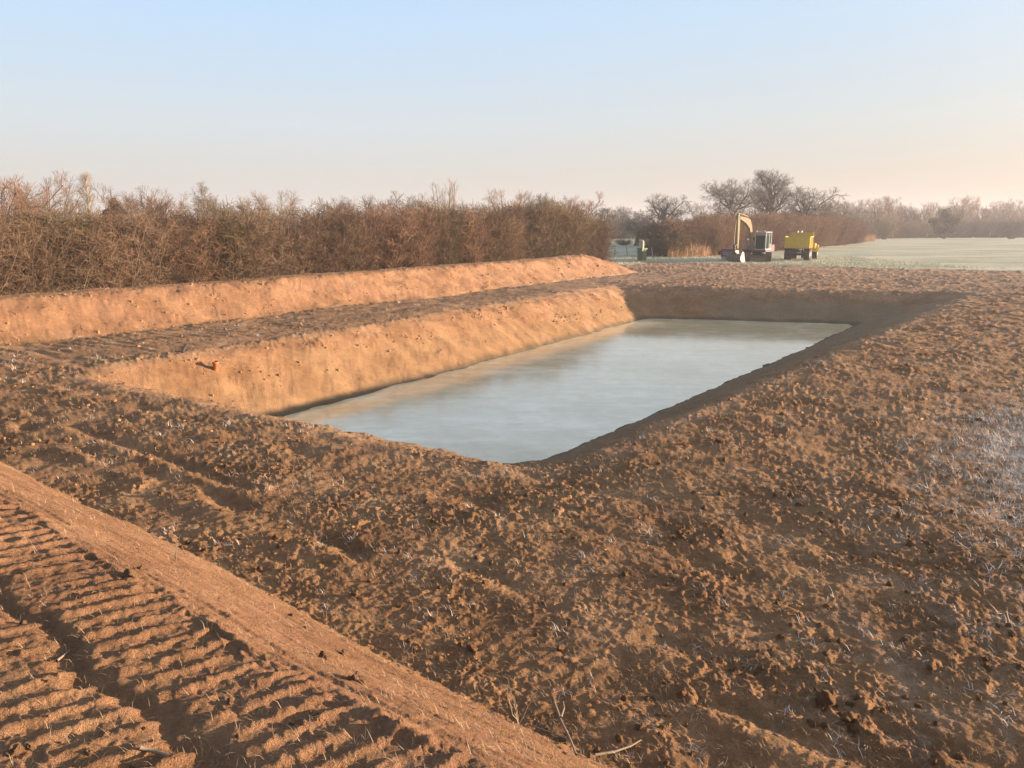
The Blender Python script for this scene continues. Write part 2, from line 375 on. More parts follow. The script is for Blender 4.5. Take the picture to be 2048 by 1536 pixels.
def soil_material():
    m = M('soil', .95, .12); v = m.coord('Object')
    A = m.n('ShaderNodeAttribute'); A.attribute_name = 'soil_mask'; sa = m.n('ShaderNodeSeparateColor'); m.l(A.outputs['Color'], sa.inputs[0])
    B = m.n('ShaderNodeAttribute'); B.attribute_name = 'soil_mask_b'; sb = m.n('ShaderNodeSeparateColor'); m.l(B.outputs['Color'], sb.inputs[0])
    clay, frost, grass = sa.outputs[0], sa.outputs[1], sa.outputs[2]
    red, wet, lane = sb.outputs[0], sb.outputs[1], sb.outputs[2]
    n1 = m.noise(v, .9, 5); n2 = m.noise(v, 7, 6, .65); n3 = m.noise(v, 60, 5, .7)
    n4 = m.noise(v, 190, 4, .75)
    nn = m.math('ADD', m.math('ADD', m.math('MULTIPLY', n1, .38), m.math('MULTIPLY', n4, .22)), m.math('ADD', m.math('MULTIPLY', n2, .25), m.math('MULTIPLY', n3, .2)))
    nn = m.math('ADD', m.math('MULTIPLY', m.math('SUBTRACT', nn, .5), 1.35), .5)
    top = m.ramp(nn, [(.28, (.105, .050, .021)), (.5, (.305, .155, .068)), (.72, (.54, .305, .148))])
    redc = m.ramp(nn, [(.30, (.175, .085, .042)), (.5, (.31, .157, .080)), (.70, (.45, .242, .130))])
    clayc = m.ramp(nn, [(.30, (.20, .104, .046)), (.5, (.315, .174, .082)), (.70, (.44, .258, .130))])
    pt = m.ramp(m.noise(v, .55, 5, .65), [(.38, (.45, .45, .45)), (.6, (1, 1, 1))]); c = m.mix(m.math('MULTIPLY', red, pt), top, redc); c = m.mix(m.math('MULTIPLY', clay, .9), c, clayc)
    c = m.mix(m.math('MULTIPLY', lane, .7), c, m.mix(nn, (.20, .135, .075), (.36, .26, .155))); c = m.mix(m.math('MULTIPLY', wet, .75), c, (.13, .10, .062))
    gst = m.coord('Object', (.06, .22, .22))
    g1 = m.noise(gst, 1.0, 5, .6); g2 = m.noise(v, 2.2, 6, .7)
    gg = m.math('ADD', m.math('MULTIPLY', g1, .6), m.math('MULTIPLY', g2, .4))
    gc = m.ramp(gg, [(.32, (.15, .155, .085)), (.44, (.36, .35, .225)), (.56, (.53, .485, .33)), (.68, (.68, .63, .50))])
    c = m.mix(grass, c, gc)
    up = m.n('ShaderNodeNewGeometry'); sx = m.n('ShaderNodeSeparateXYZ'); m.l(up.outputs['Normal'], sx.inputs[0])
    fz = m.math('MULTIPLY', frost, m.ramp(m.math('ADD', m.math('MULTIPLY', n2, .5), m.math('MULTIPLY', n3, .5)), [(.40, (.1,) * 3), (.62, (1, 1, 1))]))
    fz = m.math('MULTIPLY', fz, m.math('SUBTRACT', 1.0, m.math('MULTIPLY', grass, .7)), True)
    c = m.mix(fz, c, (.74, .64, .54))
    m.base(c)
    h = m.math('ADD', m.math('MULTIPLY', m.noise(v, 34, 5, .75), 1.1), m.math('MULTIPLY', m.noise(v, 120, 3, .7), .45))
    m.bump(h, 1.0, .045)
    return m.m
SOIL = soil_material()
ground = link('ground', gme, SOIL, kind='structure')

# ------------------------------------------------------------------ frozen pond water
def ice_material():
    m = M('milky_ice', .16, .5); m.b.inputs['IOR'].default_value = 1.75
    v = m.coord('Object'); vs = m.coord('Object', (.35, 1.6, 1))
    n = m.noise(v, .35, 5, .6); s = m.noise(vs, 1.3, 6, .7)
    f = m.math('ADD', m.math('ADD', m.math('MULTIPLY', n, .5), m.math('MULTIPLY', s, .25)), m.math('MULTIPLY', m.noise(v, 2.2, 6, .7), .25))
    m.base(m.ramp(f, [(.38, (.60, .45, .235)), (.50, (.74, .575, .33)), (.60, (.90, .745, .49))]))
    rr = m.n('ShaderNodeMapRange'); m.l(f, rr.inputs[0])
    for i, q in ((1, .35), (2, .7), (3, .035), (4, .13)): rr.inputs[i].default_value = q
    m.l(rr.outputs[0], m.b.inputs['Roughness'])
    m.bump(m.math('ADD', m.noise(vs, 2.0, 4, .6), m.math('MULTIPLY', m.noise(v, 14, 4, .6), .25)), .10, .02)
    return m.m
cx = sum(p[0] for p in PC) / 4; cy = sum(p[1] for p in PC) / 4
bm = bmesh.new()
ring = [bm.verts.new((px, py, WATER_Z)) for px, py in PC]
fc = bm.faces.new(ring); fc.normal_update()
if fc.normal.z < 0: fc.normal_flip()
wme = bpy.data.meshes.new('water'); bm.to_mesh(wme); bm.free()
water = link('water', wme, ice_material(), kind='structure')

# ------------------------------------------------------------------ haze
hz = bpy.data.materials.new('haze'); hz.use_nodes = True; ht = hz.node_tree; ht.nodes.clear()
pv = ht.nodes.new('ShaderNodeVolumePrincipled'); ho = ht.nodes.new('ShaderNodeOutputMaterial')
pv.inputs['Color'].default_value = (.90, .87, .88, 1); pv.inputs['Density'].default_value = .00062; pv.inputs['Anisotropy'].default_value = .2
ht.links.new(pv.outputs[0], ho.inputs['Volume'])
bm = bmesh.new(); bmesh.ops.create_cube(bm, size=1, matrix=Matrix.Translation((0, 0, 9.0)) @ Matrix.Diagonal((2080, 2080, 26, 1)))
hme = bpy.data.meshes.new('haze'); bm.to_mesh(hme); bm.free()
link('haze', hme, hz, kind='stuff')
# ------------------------------------------------------------------ vegetation builders
def unit(v): return v / np.maximum(np.linalg.norm(v, axis=-1, keepdims=True), 1e-9)
def tubes(P, Rd, S):
    """P (N,K,3) polylines, Rd (N,K) radii -> verts, quads"""
    N, K, _ = P.shape
    T = np.empty_like(P); T[:, 1:-1] = P[:, 2:] - P[:, :-2]; T[:, 0] = P[:, 1] - P[:, 0]; T[:, -1] = P[:, -1] - P[:, -2]
    T = unit(T); ref = np.tile(np.array([.31, .17, .02]), (N, K, 1)); ref[np.abs(T[..., 2]) < .9] = (0, 0, 1)
    ref = np.repeat(ref[:, :1], K, 1)
    U = unit(np.cross(T, ref)); W = np.cross(T, U)
    a = np.arange(S) * 2 * np.pi / S
    V = P[:, :, None, :] + Rd[:, :, None, None] * (np.cos(a)[None, None, :, None] * U[:, :, None, :] + np.sin(a)[None, None, :, None] * W[:, :, None, :])
    i = np.arange(N * K * S).reshape(N, K, S); j = np.roll(i, -1, 2)
    Fq = np.stack([i[:, :-1], j[:, :-1], j[:, 1:], i[:, 1:]], -1).reshape(-1, 4)
    return V.reshape(-1, 3), Fq
def grow(g, P, Rd, nc, t0, t1, L, ang, trop, K, wig, rr=.65, rmin=.006, taper=.25, lenfall=.5):
    """children of every parent polyline"""
    N, Kp, _ = P.shape
    t = t0 + (t1 - t0) * (np.arange(nc)[None] + g.random((N, nc))) / nc
    q = t * (Kp - 1); i0 = np.minimum(q.astype(int), Kp - 2); f = (q - i0)[..., None]
    n_ = np.arange(N)[:, None]
    pos = P[n_, i0] * (1 - f) + P[n_, i0 + 1] * f
    T = unit(P[n_, i0 + 1] - P[n_, i0])
    rp = Rd[n_, i0] * (1 - f[..., 0]) + Rd[n_, i0 + 1] * f[..., 0]
    ref = np.where(np.abs(T[..., 2:]) > .9, np.array([1., 0, 0]), np.array([0, 0, 1.]))
    U = unit(np.cross(T, ref)); W = np.cross(T, U)
    az = np.arange(nc)[None] * 2.4 + g.random((N, nc)) * 1.3 + g.random((N, 1)) * 6.28
    an = R(ang) * (.7 + .6 * g.random((N, nc)))
    d = T * np.cos(an)[..., None] + (U * np.cos(az)[..., None] + W * np.sin(az)[..., None]) * np.sin(an)[..., None]
    ln = (L * (1 - lenfall * (t - t0) / max(t1 - t0, 1e-6)) * (.65 + .6 * g.random((N, nc))))
    d = d.reshape(-1, 3); pos = pos.reshape(-1, 3); ln = ln.ravel(); rp = rp.ravel()
    n = len(d); Q = np.empty((n, K, 3)); Q[:, 0] = pos
    for k in range(1, K):
        d = unit(d + wig * g.normal(size=(n, 3)) + np.array([0, 0, trop]))
        Q[:, k] = Q[:, k - 1] + d * (ln / (K - 1))[:, None]
    r0 = np.maximum(rp * rr, rmin)
    Rn = r0[:, None] * np.linspace(1, taper, K)[None]
    return Q, np.maximum(Rn, rmin * .6)
def join(parts):
    V = []; Fl = []; o = 0
    for v, f in parts: V.append(v); Fl.append(f + o); o += len(v)
    return np.concatenate(V), [np.concatenate(Fl)]
def leaves(g, pts, size):
    n = len(pts); a = unit(g.normal(size=(n, 3))); b = unit(np.cross(a, g.normal(size=(n, 3)))); s = size * (.5 + g.random((n, 1)))
    V = np.stack([pts - a * s, pts - b * s * .45, pts + a * s, pts + b * s * .45], 1).reshape(-1, 3)
    return V, np.arange(4 * n).reshape(n, 4)

def tree_mesh(kind, seed):
    """unit-height bare tree; returns (trunk mesh, crown mesh)"""
    g = np.random.default_rng(seed)
    if kind in ('oak', 'tall_oak', 'flat_oak'):
        th_, n1_, t0_, L1_, an_, tp_, lf_ = {'oak': (.62, 14, .30, .52, 64, .10, .38), 'tall_oak': (.80, 22, .26, .44, 58, .13, .55), 'flat_oak': (.66, 12, .62, .46, 62, .07, .25)}[kind]
        K = 7; P = np.zeros((1, K, 3)); P[0, :, 2] = np.linspace(-.02, th_, K); P[0, 1:, :2] += np.cumsum(g.normal(size=(K - 1, 2)) * .012, 0)
        Rd = np.linspace(.045, .013, K)[None]; Rd[0, 0] = .058
        A, Ra = grow(g, P, Rd, n1_, t0_, 1.0, L1_, an_, tp_, 7, .16, .62, .006, .22, lf_)
        B, Rb = grow(g, A, Ra, 9 if kind != 'tall_oak' else 7, .22, 1.0, .20, 48, .07, 5, .20, .62, .0030, .3, .45)
        C, Rc = grow(g, B, Rb, 7, .2, 1.0, .10, 48, .05, 3, .22, .6, .0018, .4)
        D, Rdd = grow(g, C, Rc, 5, .2, 1.0, .052, 46, .05, 3, .2, .6, .0013, .5)
        tr = [tubes(P, Rd, 8), tubes(A, Ra, 5)]; cr = [tubes(B, Rb, 4), tubes(C, Rc, 3), tubes(D, Rdd, 3)]
    elif kind == 'round':
        K = 5; P = np.zeros((1, K, 3)); P[0, :, 2] = np.linspace(-.02, .5, K); P[0, 1:, :2] += np.cumsum(g.normal(size=(K - 1, 2)) * .01, 0)
        Rd = np.linspace(.030, .012, K)[None]
        A, Ra = grow(g, P, Rd, 16, .12, 1.0, .56, 42, .12, 6, .10, .6, .005, .2, .2)
        B, Rb = grow(g, A, Ra, 9, .2, 1.0, .20, 34, .08, 4, .12, .6, .0026, .3)
        C, Rc = grow(g, B, Rb, 7, .15, 1.0, .10, 32, .06, 3, .12, .6, .0015, .4)
        D, Rdd = grow(g, C, Rc, 3, .25, 1.0, .06, 32, .05, 3, .12, .6, .0011, .5)
        tr = [tubes(P, Rd, 6), tubes(A, Ra, 4)]; cr = [tubes(B, Rb, 3), tubes(C, Rc, 3), tubes(D, Rdd, 3)]
    elif kind == 'poplar':
        K = 9; P = np.zeros((1, K, 3)); P[0, :, 2] = np.linspace(-.02, .97, K); P[0, 1:, :2] += np.cumsum(g.normal(size=(K - 1, 2)) * .004, 0)
        Rd = np.linspace(.018, .003, K)[None]
        A, Ra = grow(g, P, Rd, 44, .12, .97, .26, 24, .10, 5, .06, .5, .003, .25, .7)
        B, Rb = grow(g, A, Ra, 8, .2, 1.0, .08, 26, .08, 3, .1, .6, .0016, .4)
        C, Rc = grow(g, B, Rb, 3, .2, 1.0, .04, 28, .05, 3, .1, .6, .0012, .5)
        tr = [tubes(P, Rd, 6)]; cr = [tubes(A, Ra, 3), tubes(B, Rb, 3), tubes(C, Rc, 3)]
    elif kind == 'clump':                                   # tall thin stems from one stool
        n = 13; K = 7; P = np.zeros((n, K, 3)); a = g.random(n) * 6.28; tilt = g.random(n) * .16
        zz = np.linspace(0, 1, K)[None] * (.75 + .25 * g.random((n, 1)))
        P[..., 2] = zz; P[..., 0] = np.cos(a)[:, None] * (.03 + tilt[:, None] * zz); P[..., 1] = np.sin(a)[:, None] * (.03 + tilt[:, None] * zz)
        P[:, 1:, :2] += np.cumsum(g.normal(size=(n, K - 1, 2)) * .007, 1)
        Rd = np.repeat(np.linspace(.0085, .002, K)[None], n, 0)
        A, Ra = grow(g, P, Rd, 14, .25, 1.0, .14, 30, .08, 4, .1, .6, .0018, .3)
        B, Rb = grow(g, A, Ra, 4, .2, 1.0, .06, 30, .05, 3, .1, .6, .0012, .5)
        tr = [tubes(P, Rd, 4)]; cr = [tubes(A, Ra, 3), tubes(B, Rb, 3)]
    elif kind == 'shrub':
        n = 30; K = 6; P = np.zeros((n, K, 3)); a = g.random(n) * 6.28; rb = .13 * np.sqrt(g.random(n))
        tilt = .40 * g.random(n) ** .8; hh = .62 + .36 * g.random(n)
        zz = np.linspace(-.02, 1, K)[None] * hh[:, None]
        P[..., 2] = zz; P[..., 0] = np.cos(a)[:, None] * (rb[:, None] + tilt[:, None] * zz); P[..., 1] = np.sin(a)[:, None] * (rb[:, None] + tilt[:, None] * zz)
        P[:, 1:] += np.cumsum(g.normal(size=(n, K - 1, 3)) * .020, 1)
        Rd = np.repeat(np.linspace(.0058, .0018, K)[None], n, 0)
        A, Ra = grow(g, P, Rd, 11, .04, 1.0, .27, 55, .02, 4, .22, .6, .0020, .35)
        B, Rb = grow(g, A, Ra, 10, .12, 1.0, .12, 50, .02, 3, .25, .6, .0016, .45)
        tr = [tubes(P, Rd, 4)]; cr = [tubes(A, Ra, 3), tubes(B, Rb, 3)]
    elif kind == 'bush':                                    # low wide dense thicket
        n = 34; K = 5; P = np.zeros((n, K, 3)); a = g.random(n) * 6.28; tilt = .95 * g.random(n); hh = .55 + .4 * g.random(n)
        zz = np.linspace(-.02, 1, K)[None] * (hh * (1 - .35 * tilt))[:, None]
        P[..., 2] = zz; P[..., 0] = np.cos(a)[:, None] * (.05 + tilt[:, None] * zz); P[..., 1] = np.sin(a)[:, None] * (.05 + tilt[:, None] * zz)
        P[:, 1:] += np.cumsum(g.normal(size=(n, K - 1, 3)) * .022, 1)
        Rd = np.repeat(np.linspace(.011, .004, K)[None], n, 0)
        A, Ra = grow(g, P, Rd, 9, .1, 1.0, .30, 45, .06, 4, .15, .6, .004, .35)
        B, Rb = grow(g, A, Ra, 7, .1, 1.0, .15, 42, .04, 3, .18, .7, .003, .45)
        tr = [tubes(P, Rd, 4)]; cr = [tubes(A, Ra, 3), tubes(B, Rb, 3)]
    tv, tf = join(tr); cv, cf = join(cr)
    top = max(cv[:, 2].max(), tv[:, 2].max()); tv = tv / top; cv = cv / top
    return np_mesh(kind + '_trunk', tv, tf), np_mesh(kind + '_crown', cv, cf)
PROTO = {}
for kind, n in (('oak', 2), ('tall_oak', 1), ('flat_oak', 1), ('round', 2), ('poplar', 1), ('clump', 1), ('shrub', 4), ('bush', 2)):
    PROTO[kind] = [tree_mesh(kind, 100 + 13 * k + len(kind)) for k in range(n)]
# foliage meshes: bramble leaves low in a hedge, pale leftover leaves, dense evergreen crown
gl = np.random.default_rng(5)
def leaf_mesh(name, n, fn, size):
    v, f = leaves(gl, fn(n), size); return np_mesh(name, v, [f], False)
def low_cloud(n):
    a = gl.random(n) * 6.28; r = .34 * np.sqrt(gl.random(n)); return np.stack([np.cos(a) * r, np.sin(a) * r, .02 + .52 * gl.random(n) ** 1.4], -1)
def high_cloud(n):
    a = gl.random(n) * 6.28; r = .36 * np.sqrt(gl.random(n)); return np.stack([np.cos(a) * r, np.sin(a) * r, .1 + .75 * gl.random(n)], -1)
def cone_cloud(n):
    z = gl.random(n) ** .7; a = gl.random(n) * 6.28; lob = 1 + .25 * np.sin(a * 3 + z * 14) + .2 * np.sin(z * 40)
    r = (1 - z) ** .75 * .34 * lob * (.55 + .45 * gl.random(n)); return np.stack([np.cos(a) * r, np.sin(a) * r, .04 + .95 * z], -1)
def ball_cloud(n):
    c = gl.normal(size=(26, 3)); c = unit(c) * (.36 * gl.random((26, 1)) ** .5) * np.array([1.1, 1.1, .95]); k = gl.integers(0, 26, n)
    p = c[k] + unit(gl.normal(size=(n, 3))) * (.13 * gl.random((n, 1)) ** .4); p[:, 2] += .52; return p
LOW = [leaf_mesh('bramble_leaves', 420, low_cloud, .014) for _ in range(3)]
PALE = [leaf_mesh('pale_leaves', 10, high_cloud, .012) for _ in range(4)]
EVER = leaf_mesh('evergreen_crown', 6000, cone_cloud, .022)
IVY = leaf_mesh('ivy_crown', 6500, ball_cloud, .020)

def set_mat(o, mat):
    if not o.data.materials: o.data.materials.append(mat)
    o.material_slots[0].link = 'OBJECT'; o.material_slots[0].material = mat
def tree(name, label, cat, kind, x, y, h, w=1.0, mat=TW_GREY, bark=BARK, var=0, rz=None, group=None, z=None):
    """w: width factor against the unit tree"""
    t = thing(name, label, cat, (x, y, gz(x, y) - .05 if z is None else z), rng.random() * 6.28 if rz is None else rz, group)
    tm, cm = PROTO[kind][var % len(PROTO[kind])]
    for nm, me, mt in (('trunk', tm, bark), ('crown', cm, mat)):
        o = link(nm, me, None, t); o.scale = (h * w, h * w, h); set_mat(o, mt)
    return t
def px(u, D, v=None):
    """ground position under picture column u at distance D along the view axis"""
    return ((u - 1024) / 1577 * (D * .981 + .64), D)
def hgt(v, D):
    """height above the plain reached by picture row v at distance D"""
    return CAM_H + (455 - v) / 1577 * D * 1.0

def hedge(name, label, pts, hts, spacing, rows, mats, seed, width=1.0, kind='shrub', low=True, rowgap=1.1):
    g = np.random.default_rng(seed)
    P = np.array(pts, float); L = np.concatenate([[0], np.cumsum(np.hypot(*np.diff(P, axis=0).T))])
    o = thing(name, label, 'hedge', (P[0, 0], P[0, 1], gz(*P[0]) - .03))
    n = int(L[-1] / spacing); k = 0
    for r in range(rows):
        for i in range(n):
            s = (i + .5 * (r % 2) + .3 * g.normal()) * spacing
            s = min(max(s, 0), L[-1])
            x, y = np.interp(s, L, P[:, 0]), np.interp(s, L, P[:, 1])
            j = min(np.searchsorted(L, s, 'right') - 1, len(P) - 2); d = P[j + 1] - P[j]; d = d / np.hypot(*d)
            off = (r - (rows - 1) / 2) * rowgap + .25 * g.normal()
            x, y = x - d[1] * off, y + d[0] * off
            h = np.interp(s, L, hts) * (.78 + .30 * g.random()) * (1.0 + .06 * (r - (rows - 1) / 2))
            me = PROTO[kind][int(g.integers(len(PROTO[kind])))]
            mt = mats[int(g.integers(len(mats)))]
            a = g.random() * 6.28; ww = width * (.9 + .35 * g.random())
            base = (x - o.location.x, y - o.location.y, 0)
            sh = link('shrub', me[0], None, o, base); sh.scale = (h * ww, h * ww, h); sh.rotation_euler = (0, 0, a); set_mat(sh, STEM)
            tw = link('twigs', me[1], None, sh); set_mat(tw, mt)
            if low and r < 2:
                lv = link('leaves', LOW[k % 3], None, sh); set_mat(lv, LEAF_OLIVE if g.random() < .75 else LEAF_DARK)
                if g.random() < .6: pl = link('leaves', PALE[k % 4], None, sh); set_mat(pl, LEAF_PALE)
            k += 1
    return o
# hedge along the far side of the long bund (row 0 faces the pond)
hp = lambda t, s: tuple(T0 + TD * t + TN * s)
hedge('overgrown_hedge', 'long overgrown brown hedge running behind the orange earth bund on the left',
      [hp(-7, 8.0), hp(20, 8.4), hp(46, 8.75), hp(51.8, 8.8)][::-1], [3.9, 5.3, 4.35, 3.8], .85, 3, [TW_BROWN, TW_BROWN, TW_BROWN, TW_OLIVE, TW_BROWN, TW_RED], 3, 1.2)
# hedge behind the machines, running away to the right
hedge('russet_hedge', 'russet bare hedge running behind the excavator and the yellow dumper',
      [px(1325, 92), px(1400, 97), px(1530, 118), px(1650, 152), px(1700, 178)], [4.2, 4.9, 5.6, 6.2, 5.0], 1.45, 3, [TW_RED, TW_RED, TW_BROWN], 4, 1.15, low=False, rowgap=1.6)

# trees behind the long hedge, left to right
GL = None
def T(name, label, kind, u, D, vtop, w=1., mat=TW_GREY, var=0, bark=BARK, cat='tree', rz=None):
    x, y = px(u, D); return tree(name, label, cat, kind, x, y, hgt(vtop, D), w, mat, bark, var, rz)
T('bare_tree', 'large russet bare tree at the left edge of the picture, behind the long hedge', 'round', 35, 46, 338, 1.2, TW_RED, 0)
T('bare_tree', 'pale bare tree with fanned top just left of the slim upright poplar', 'round', 120, 50, 350, 1.1, TW_PALE, 1)
T('poplar_tree', 'slim upright pale poplar rising behind the long hedge on the left', 'poplar', 192, 75, 346, 1.25, TW_PALE, 0, TW_PALE)
x, y = px(240, 62); t = thing('evergreen_tree', 'small dark evergreen conifer half hidden behind the long hedge', 'tree', (x, y, -.05))
o = link('crown', EVER, None, t); o.scale = (hgt(398, 62) * 1.2,) * 2 + (hgt(398, 62),); set_mat(o, LEAF_DARK)
o = link('trunk', PROTO['poplar'][0][0], None, t); o.scale = (hgt(398, 62) * .9,) * 3; set_mat(o, BARK)
T('bare_tree', 'broad bare tree showing above the hedge right of the dark conifer', 'round', 285, 58, 366, 1.15, TW_BROWN, 2)
T('bare_tree', 'rounded bare tree above the hedge, second right of the dark conifer', 'round', 345, 60, 372, 1.1, TW_RED, 0)
T('thorn_tree', 'thin crooked thorn with bare dark twigs sticking out of the hedge top', 'oak', 432, 48, 364, .8, TW_GREY, 1)
T('bare_tree', 'low spreading bare tree over the hedge beside the crooked thorn', 'oak', 488, 60, 392, 1.1, TW_BROWN, 2)
T('bare_tree', 'pale fan shaped bare tree above the middle of the long hedge', 'round', 566, 66, 377, 1.05, TW_PALE, 1)
T('bare_tree', 'small rounded dark bare tree peeping over the long hedge', 'round', 668, 70, 388, 1.0, TW_BROWN, 2)
T('bare_tree', 'rounded bare tree over the hedge left of the tall thin stems', 'round', 756, 74, 381, 1.1, TW_RED, 0)
T('bare_tree', 'wide low bare tree just left of the tall thin stems', 'oak', 830, 80, 386, 1.1, TW_GREY, 0)
T('coppice_stems', 'cluster of tall thin bare stems standing highest above the long hedge', 'clump', 895, 60, 356, 1.0, TW_PALE, 0, TW_PALE)
T('bare_tree', 'rounded brown bare tree right of the tall thin stems', 'round', 1010, 78, 377, 1.15, TW_BROWN, 1)
T('bare_tree', 'spreading bare tree behind the right end of the long hedge', 'oak', 1092, 84, 384, 1.05, TW_GREY, 2)
T('bare_tree', 'dense russet bare tree on the right end of the long hedge', 'round', 1142, 72, 382, 1.1, TW_RED, 2)
T('oak_tree', 'small dark oak leaning out past the end of the long hedge', 'oak', 1195, 92, 400, 1.15, TW_GREY, 1)
# gap with the far field
T('field_tree', 'short trunked tree in the shaded far field left of the green cabinet hedge', 'oak', 1272, 146, 418, 1.35, TW_GREY, 2)
T('bare_tree', 'hazy bare tree far back in the gap beyond the long hedge', 'oak', 1240, 260, 412, 1.2, TW_GREY, 0)
T('bare_tree', 'bare oak crown rising behind the left end of the russet hedge', 'oak', 1332, 140, 386, 1.25, TW_GREY, 0)
T('bare_tree', 'low rounded bare tree between the two oaks over the russet hedge', 'round', 1402, 150, 404, 1.1, TW_GREY, 1)
T('oak_tree', 'flat topped bare oak with a bare stem, above the excavator boom', 'flat_oak', 1457, 128, 358, 1.1, TW_GREY, 1, rz=.7)
T('bare_tree', 'low bushy dark tree around the stem of the flat topped oak', 'round', 1478, 138, 402, 1.3, TW_GREY, 2)
T('oak_tree', 'tallest bare oak on the right with a thick straight trunk', 'tall_oak', 1545, 134, 340, 1.15, TW_GREY, 0, rz=2.1)
T('oak_tree', 'wide low bare oak right of the tallest oak, above the yellow dumper', 'oak', 1615, 140, 372, 1.35, TW_GREY, 2, rz=4.)
# far row to the right
far = [(1672, 230, 402, 'oak', 1.2, 'hazy bare oak just right of the wide low oak'),
       (1704, 250, 399, 'round', 1.0, 'hazy bare tree second right of the wide low oak'),
       (1748, 250, 394, 'oak', 1.1, 'tall hazy bare oak in the far row above the dark bushes'),
       (1778, 260, 392, 'round', .85, 'hazy narrow tree at the high point of the far row'),
       (1812, 300, 412, 'oak', 1.2, 'low hazy tree in the dip of the far row'),
       (1845, 300, 404, 'round', 1.1, 'dense rounded hazy tree left of the dark ivy clad tree'),
       (1921, 290, 391, 'oak', 1.0, 'bare tree with upswept branches right of the dark ivy clad tree'),
       (1962, 330, 408, 'oak', 1.2, 'low hazy bare tree between the upswept tree and the right edge'),
       (2003, 310, 401, 'oak', 1.1, 'bare oak second from the right edge in the far row'),
       (2042, 320, 396, 'round', 1.1, 'rounded hazy tree in the far row cut by the right edge')]
for k, (u, D, v, kd, w, lab) in enumerate(far):
    T('far_tree', lab, kd, u, D, v, w, TW_BROWN, k)
x, y = px(1888, 232); t = thing('ivy_clad_tree', 'dark ivy clad tree standing alone at the far edge of the frosty field', 'tree', (x, y, -.05))
o = link('crown', IVY, None, t); o.scale = (hgt(411, 232) * 1.1, hgt(411, 232) * 1.1, hgt(411, 232)); set_mat(o, LEAF_DARK)
o = link('trunk', PROTO['oak'][1][0], None, t); o.scale = (hgt(411, 232) * .8,) * 2 + (hgt(411, 232) * .95,); set_mat(o, BARK)
o = link('twigs', PROTO['round'][1][1], None, t); o.scale = (hgt(411, 232) * 1.05,) * 2 + (hgt(411, 232),); set_mat(o, TW_OLIVE)
for u, D, v, w, mt, lab in ((1732, 205, 452, 1.3, TW_OLIVE, 'low dark bush at the end of the russet hedge'),
                            (1768, 225, 428, 1.0, TW_OLIVE, 'olive rounded bush under the tall hazy oak'),
                            (2022, 235, 430, 1.5, TW_GREY, 'broad dark bush by the fence near the right edge'),
                            (1248, 150, 474, 2.6, TW_OLIVE, 'low dark bush beyond the shaded field in the gap'),
                            (1345, 90, 436, 1.05, TW_OLIVE, 'dark leafless bush right behind the green cabinet')):
    x, y = px(u, D); tree('bush', lab, 'bush', 'bush', x, y, hgt(v, D), w, mt, mt, u)
hedge('far_hedge', 'low grey hedge line closing the far side of the frosty field',
      [px(1690, 240), px(1850, 262), px(2080, 270)], [5.5, 6.5, 7], 2.6, 2, [TW_BROWN, TW_BROWN, TW_GREY], 8, 1.5, kind='bush', low=False, rowgap=3)
hedge('gap_hedge', 'hazy hedge line seen far back through the gap between the hedges',
      [px(1180, 235), px(1345, 250)], [6.5, 6.5], 4.0, 2, [TW_GREY], 9, 1.4, kind='bush', low=False, rowgap=3)
# distant wood that reads as one mass behind everything
gw = np.random.default_rng(77); wv = []; wf = []; off = 0
def mass(u0, u1, D0, D1, n, hlo, hhi):
    global off
    for i in range(n):
        u = u0 + (u1 - u0) * (i + gw.random()) / n; D = D0 + (D1 - D0) * gw.random(); x, y = px(u, D); h = hlo + (hhi - hlo) * gw.random()
        m = 30; P = np.zeros((m, 4, 3)); a = gw.random(m) * 6.28; sp_ = gw.random(m) ** .6 * h * .42
        zz = np.linspace(0.05, 1, 4)[None] * (h * (1 - .5 * (sp_ / h / .42) ** 2) * (.8 + .25 * gw.random(m)))[:, None]
        bow = (np.linspace(.1, 1, 4)[None]) ** .8
        P[..., 0] = x + np.cos(a)[:, None] * sp_[:, None] * bow; P[..., 1] = y + np.sin(a)[:, None] * sp_[:, None] * bow; P[..., 2] = zz
        P[:, 1:] += gw.normal(size=(m, 3, 3)) * .35
        Q, Rq = grow(gw, P, np.full((m, 4), .08), 9, .2, 1, h * .15, 40, .05, 3, .15, .6, .045, .5)
        for pp, rr_ in ((P, np.repeat(np.linspace(.12, .05, 4)[None], m, 0)), (Q, Rq)):
            v, f = tubes(pp, rr_, 3); wv.append(v); wf.append(f + off); off += len(v)
mass(1150, 2150, 420, 520, 20, 11, 17); mass(1655, 2100, 275, 335, 24, 9.5, 14)
mass(-60, 700, 150, 220, 12, 8, 12)
wo_ = link('far_wood', np_mesh('far_wood', np.concatenate(wv), [np.concatenate(wf)]), TW_BROWN, kind='stuff'); wo_['label'] = 'hazy grey wood along the horizon'; wo_['category'] = 'wood'

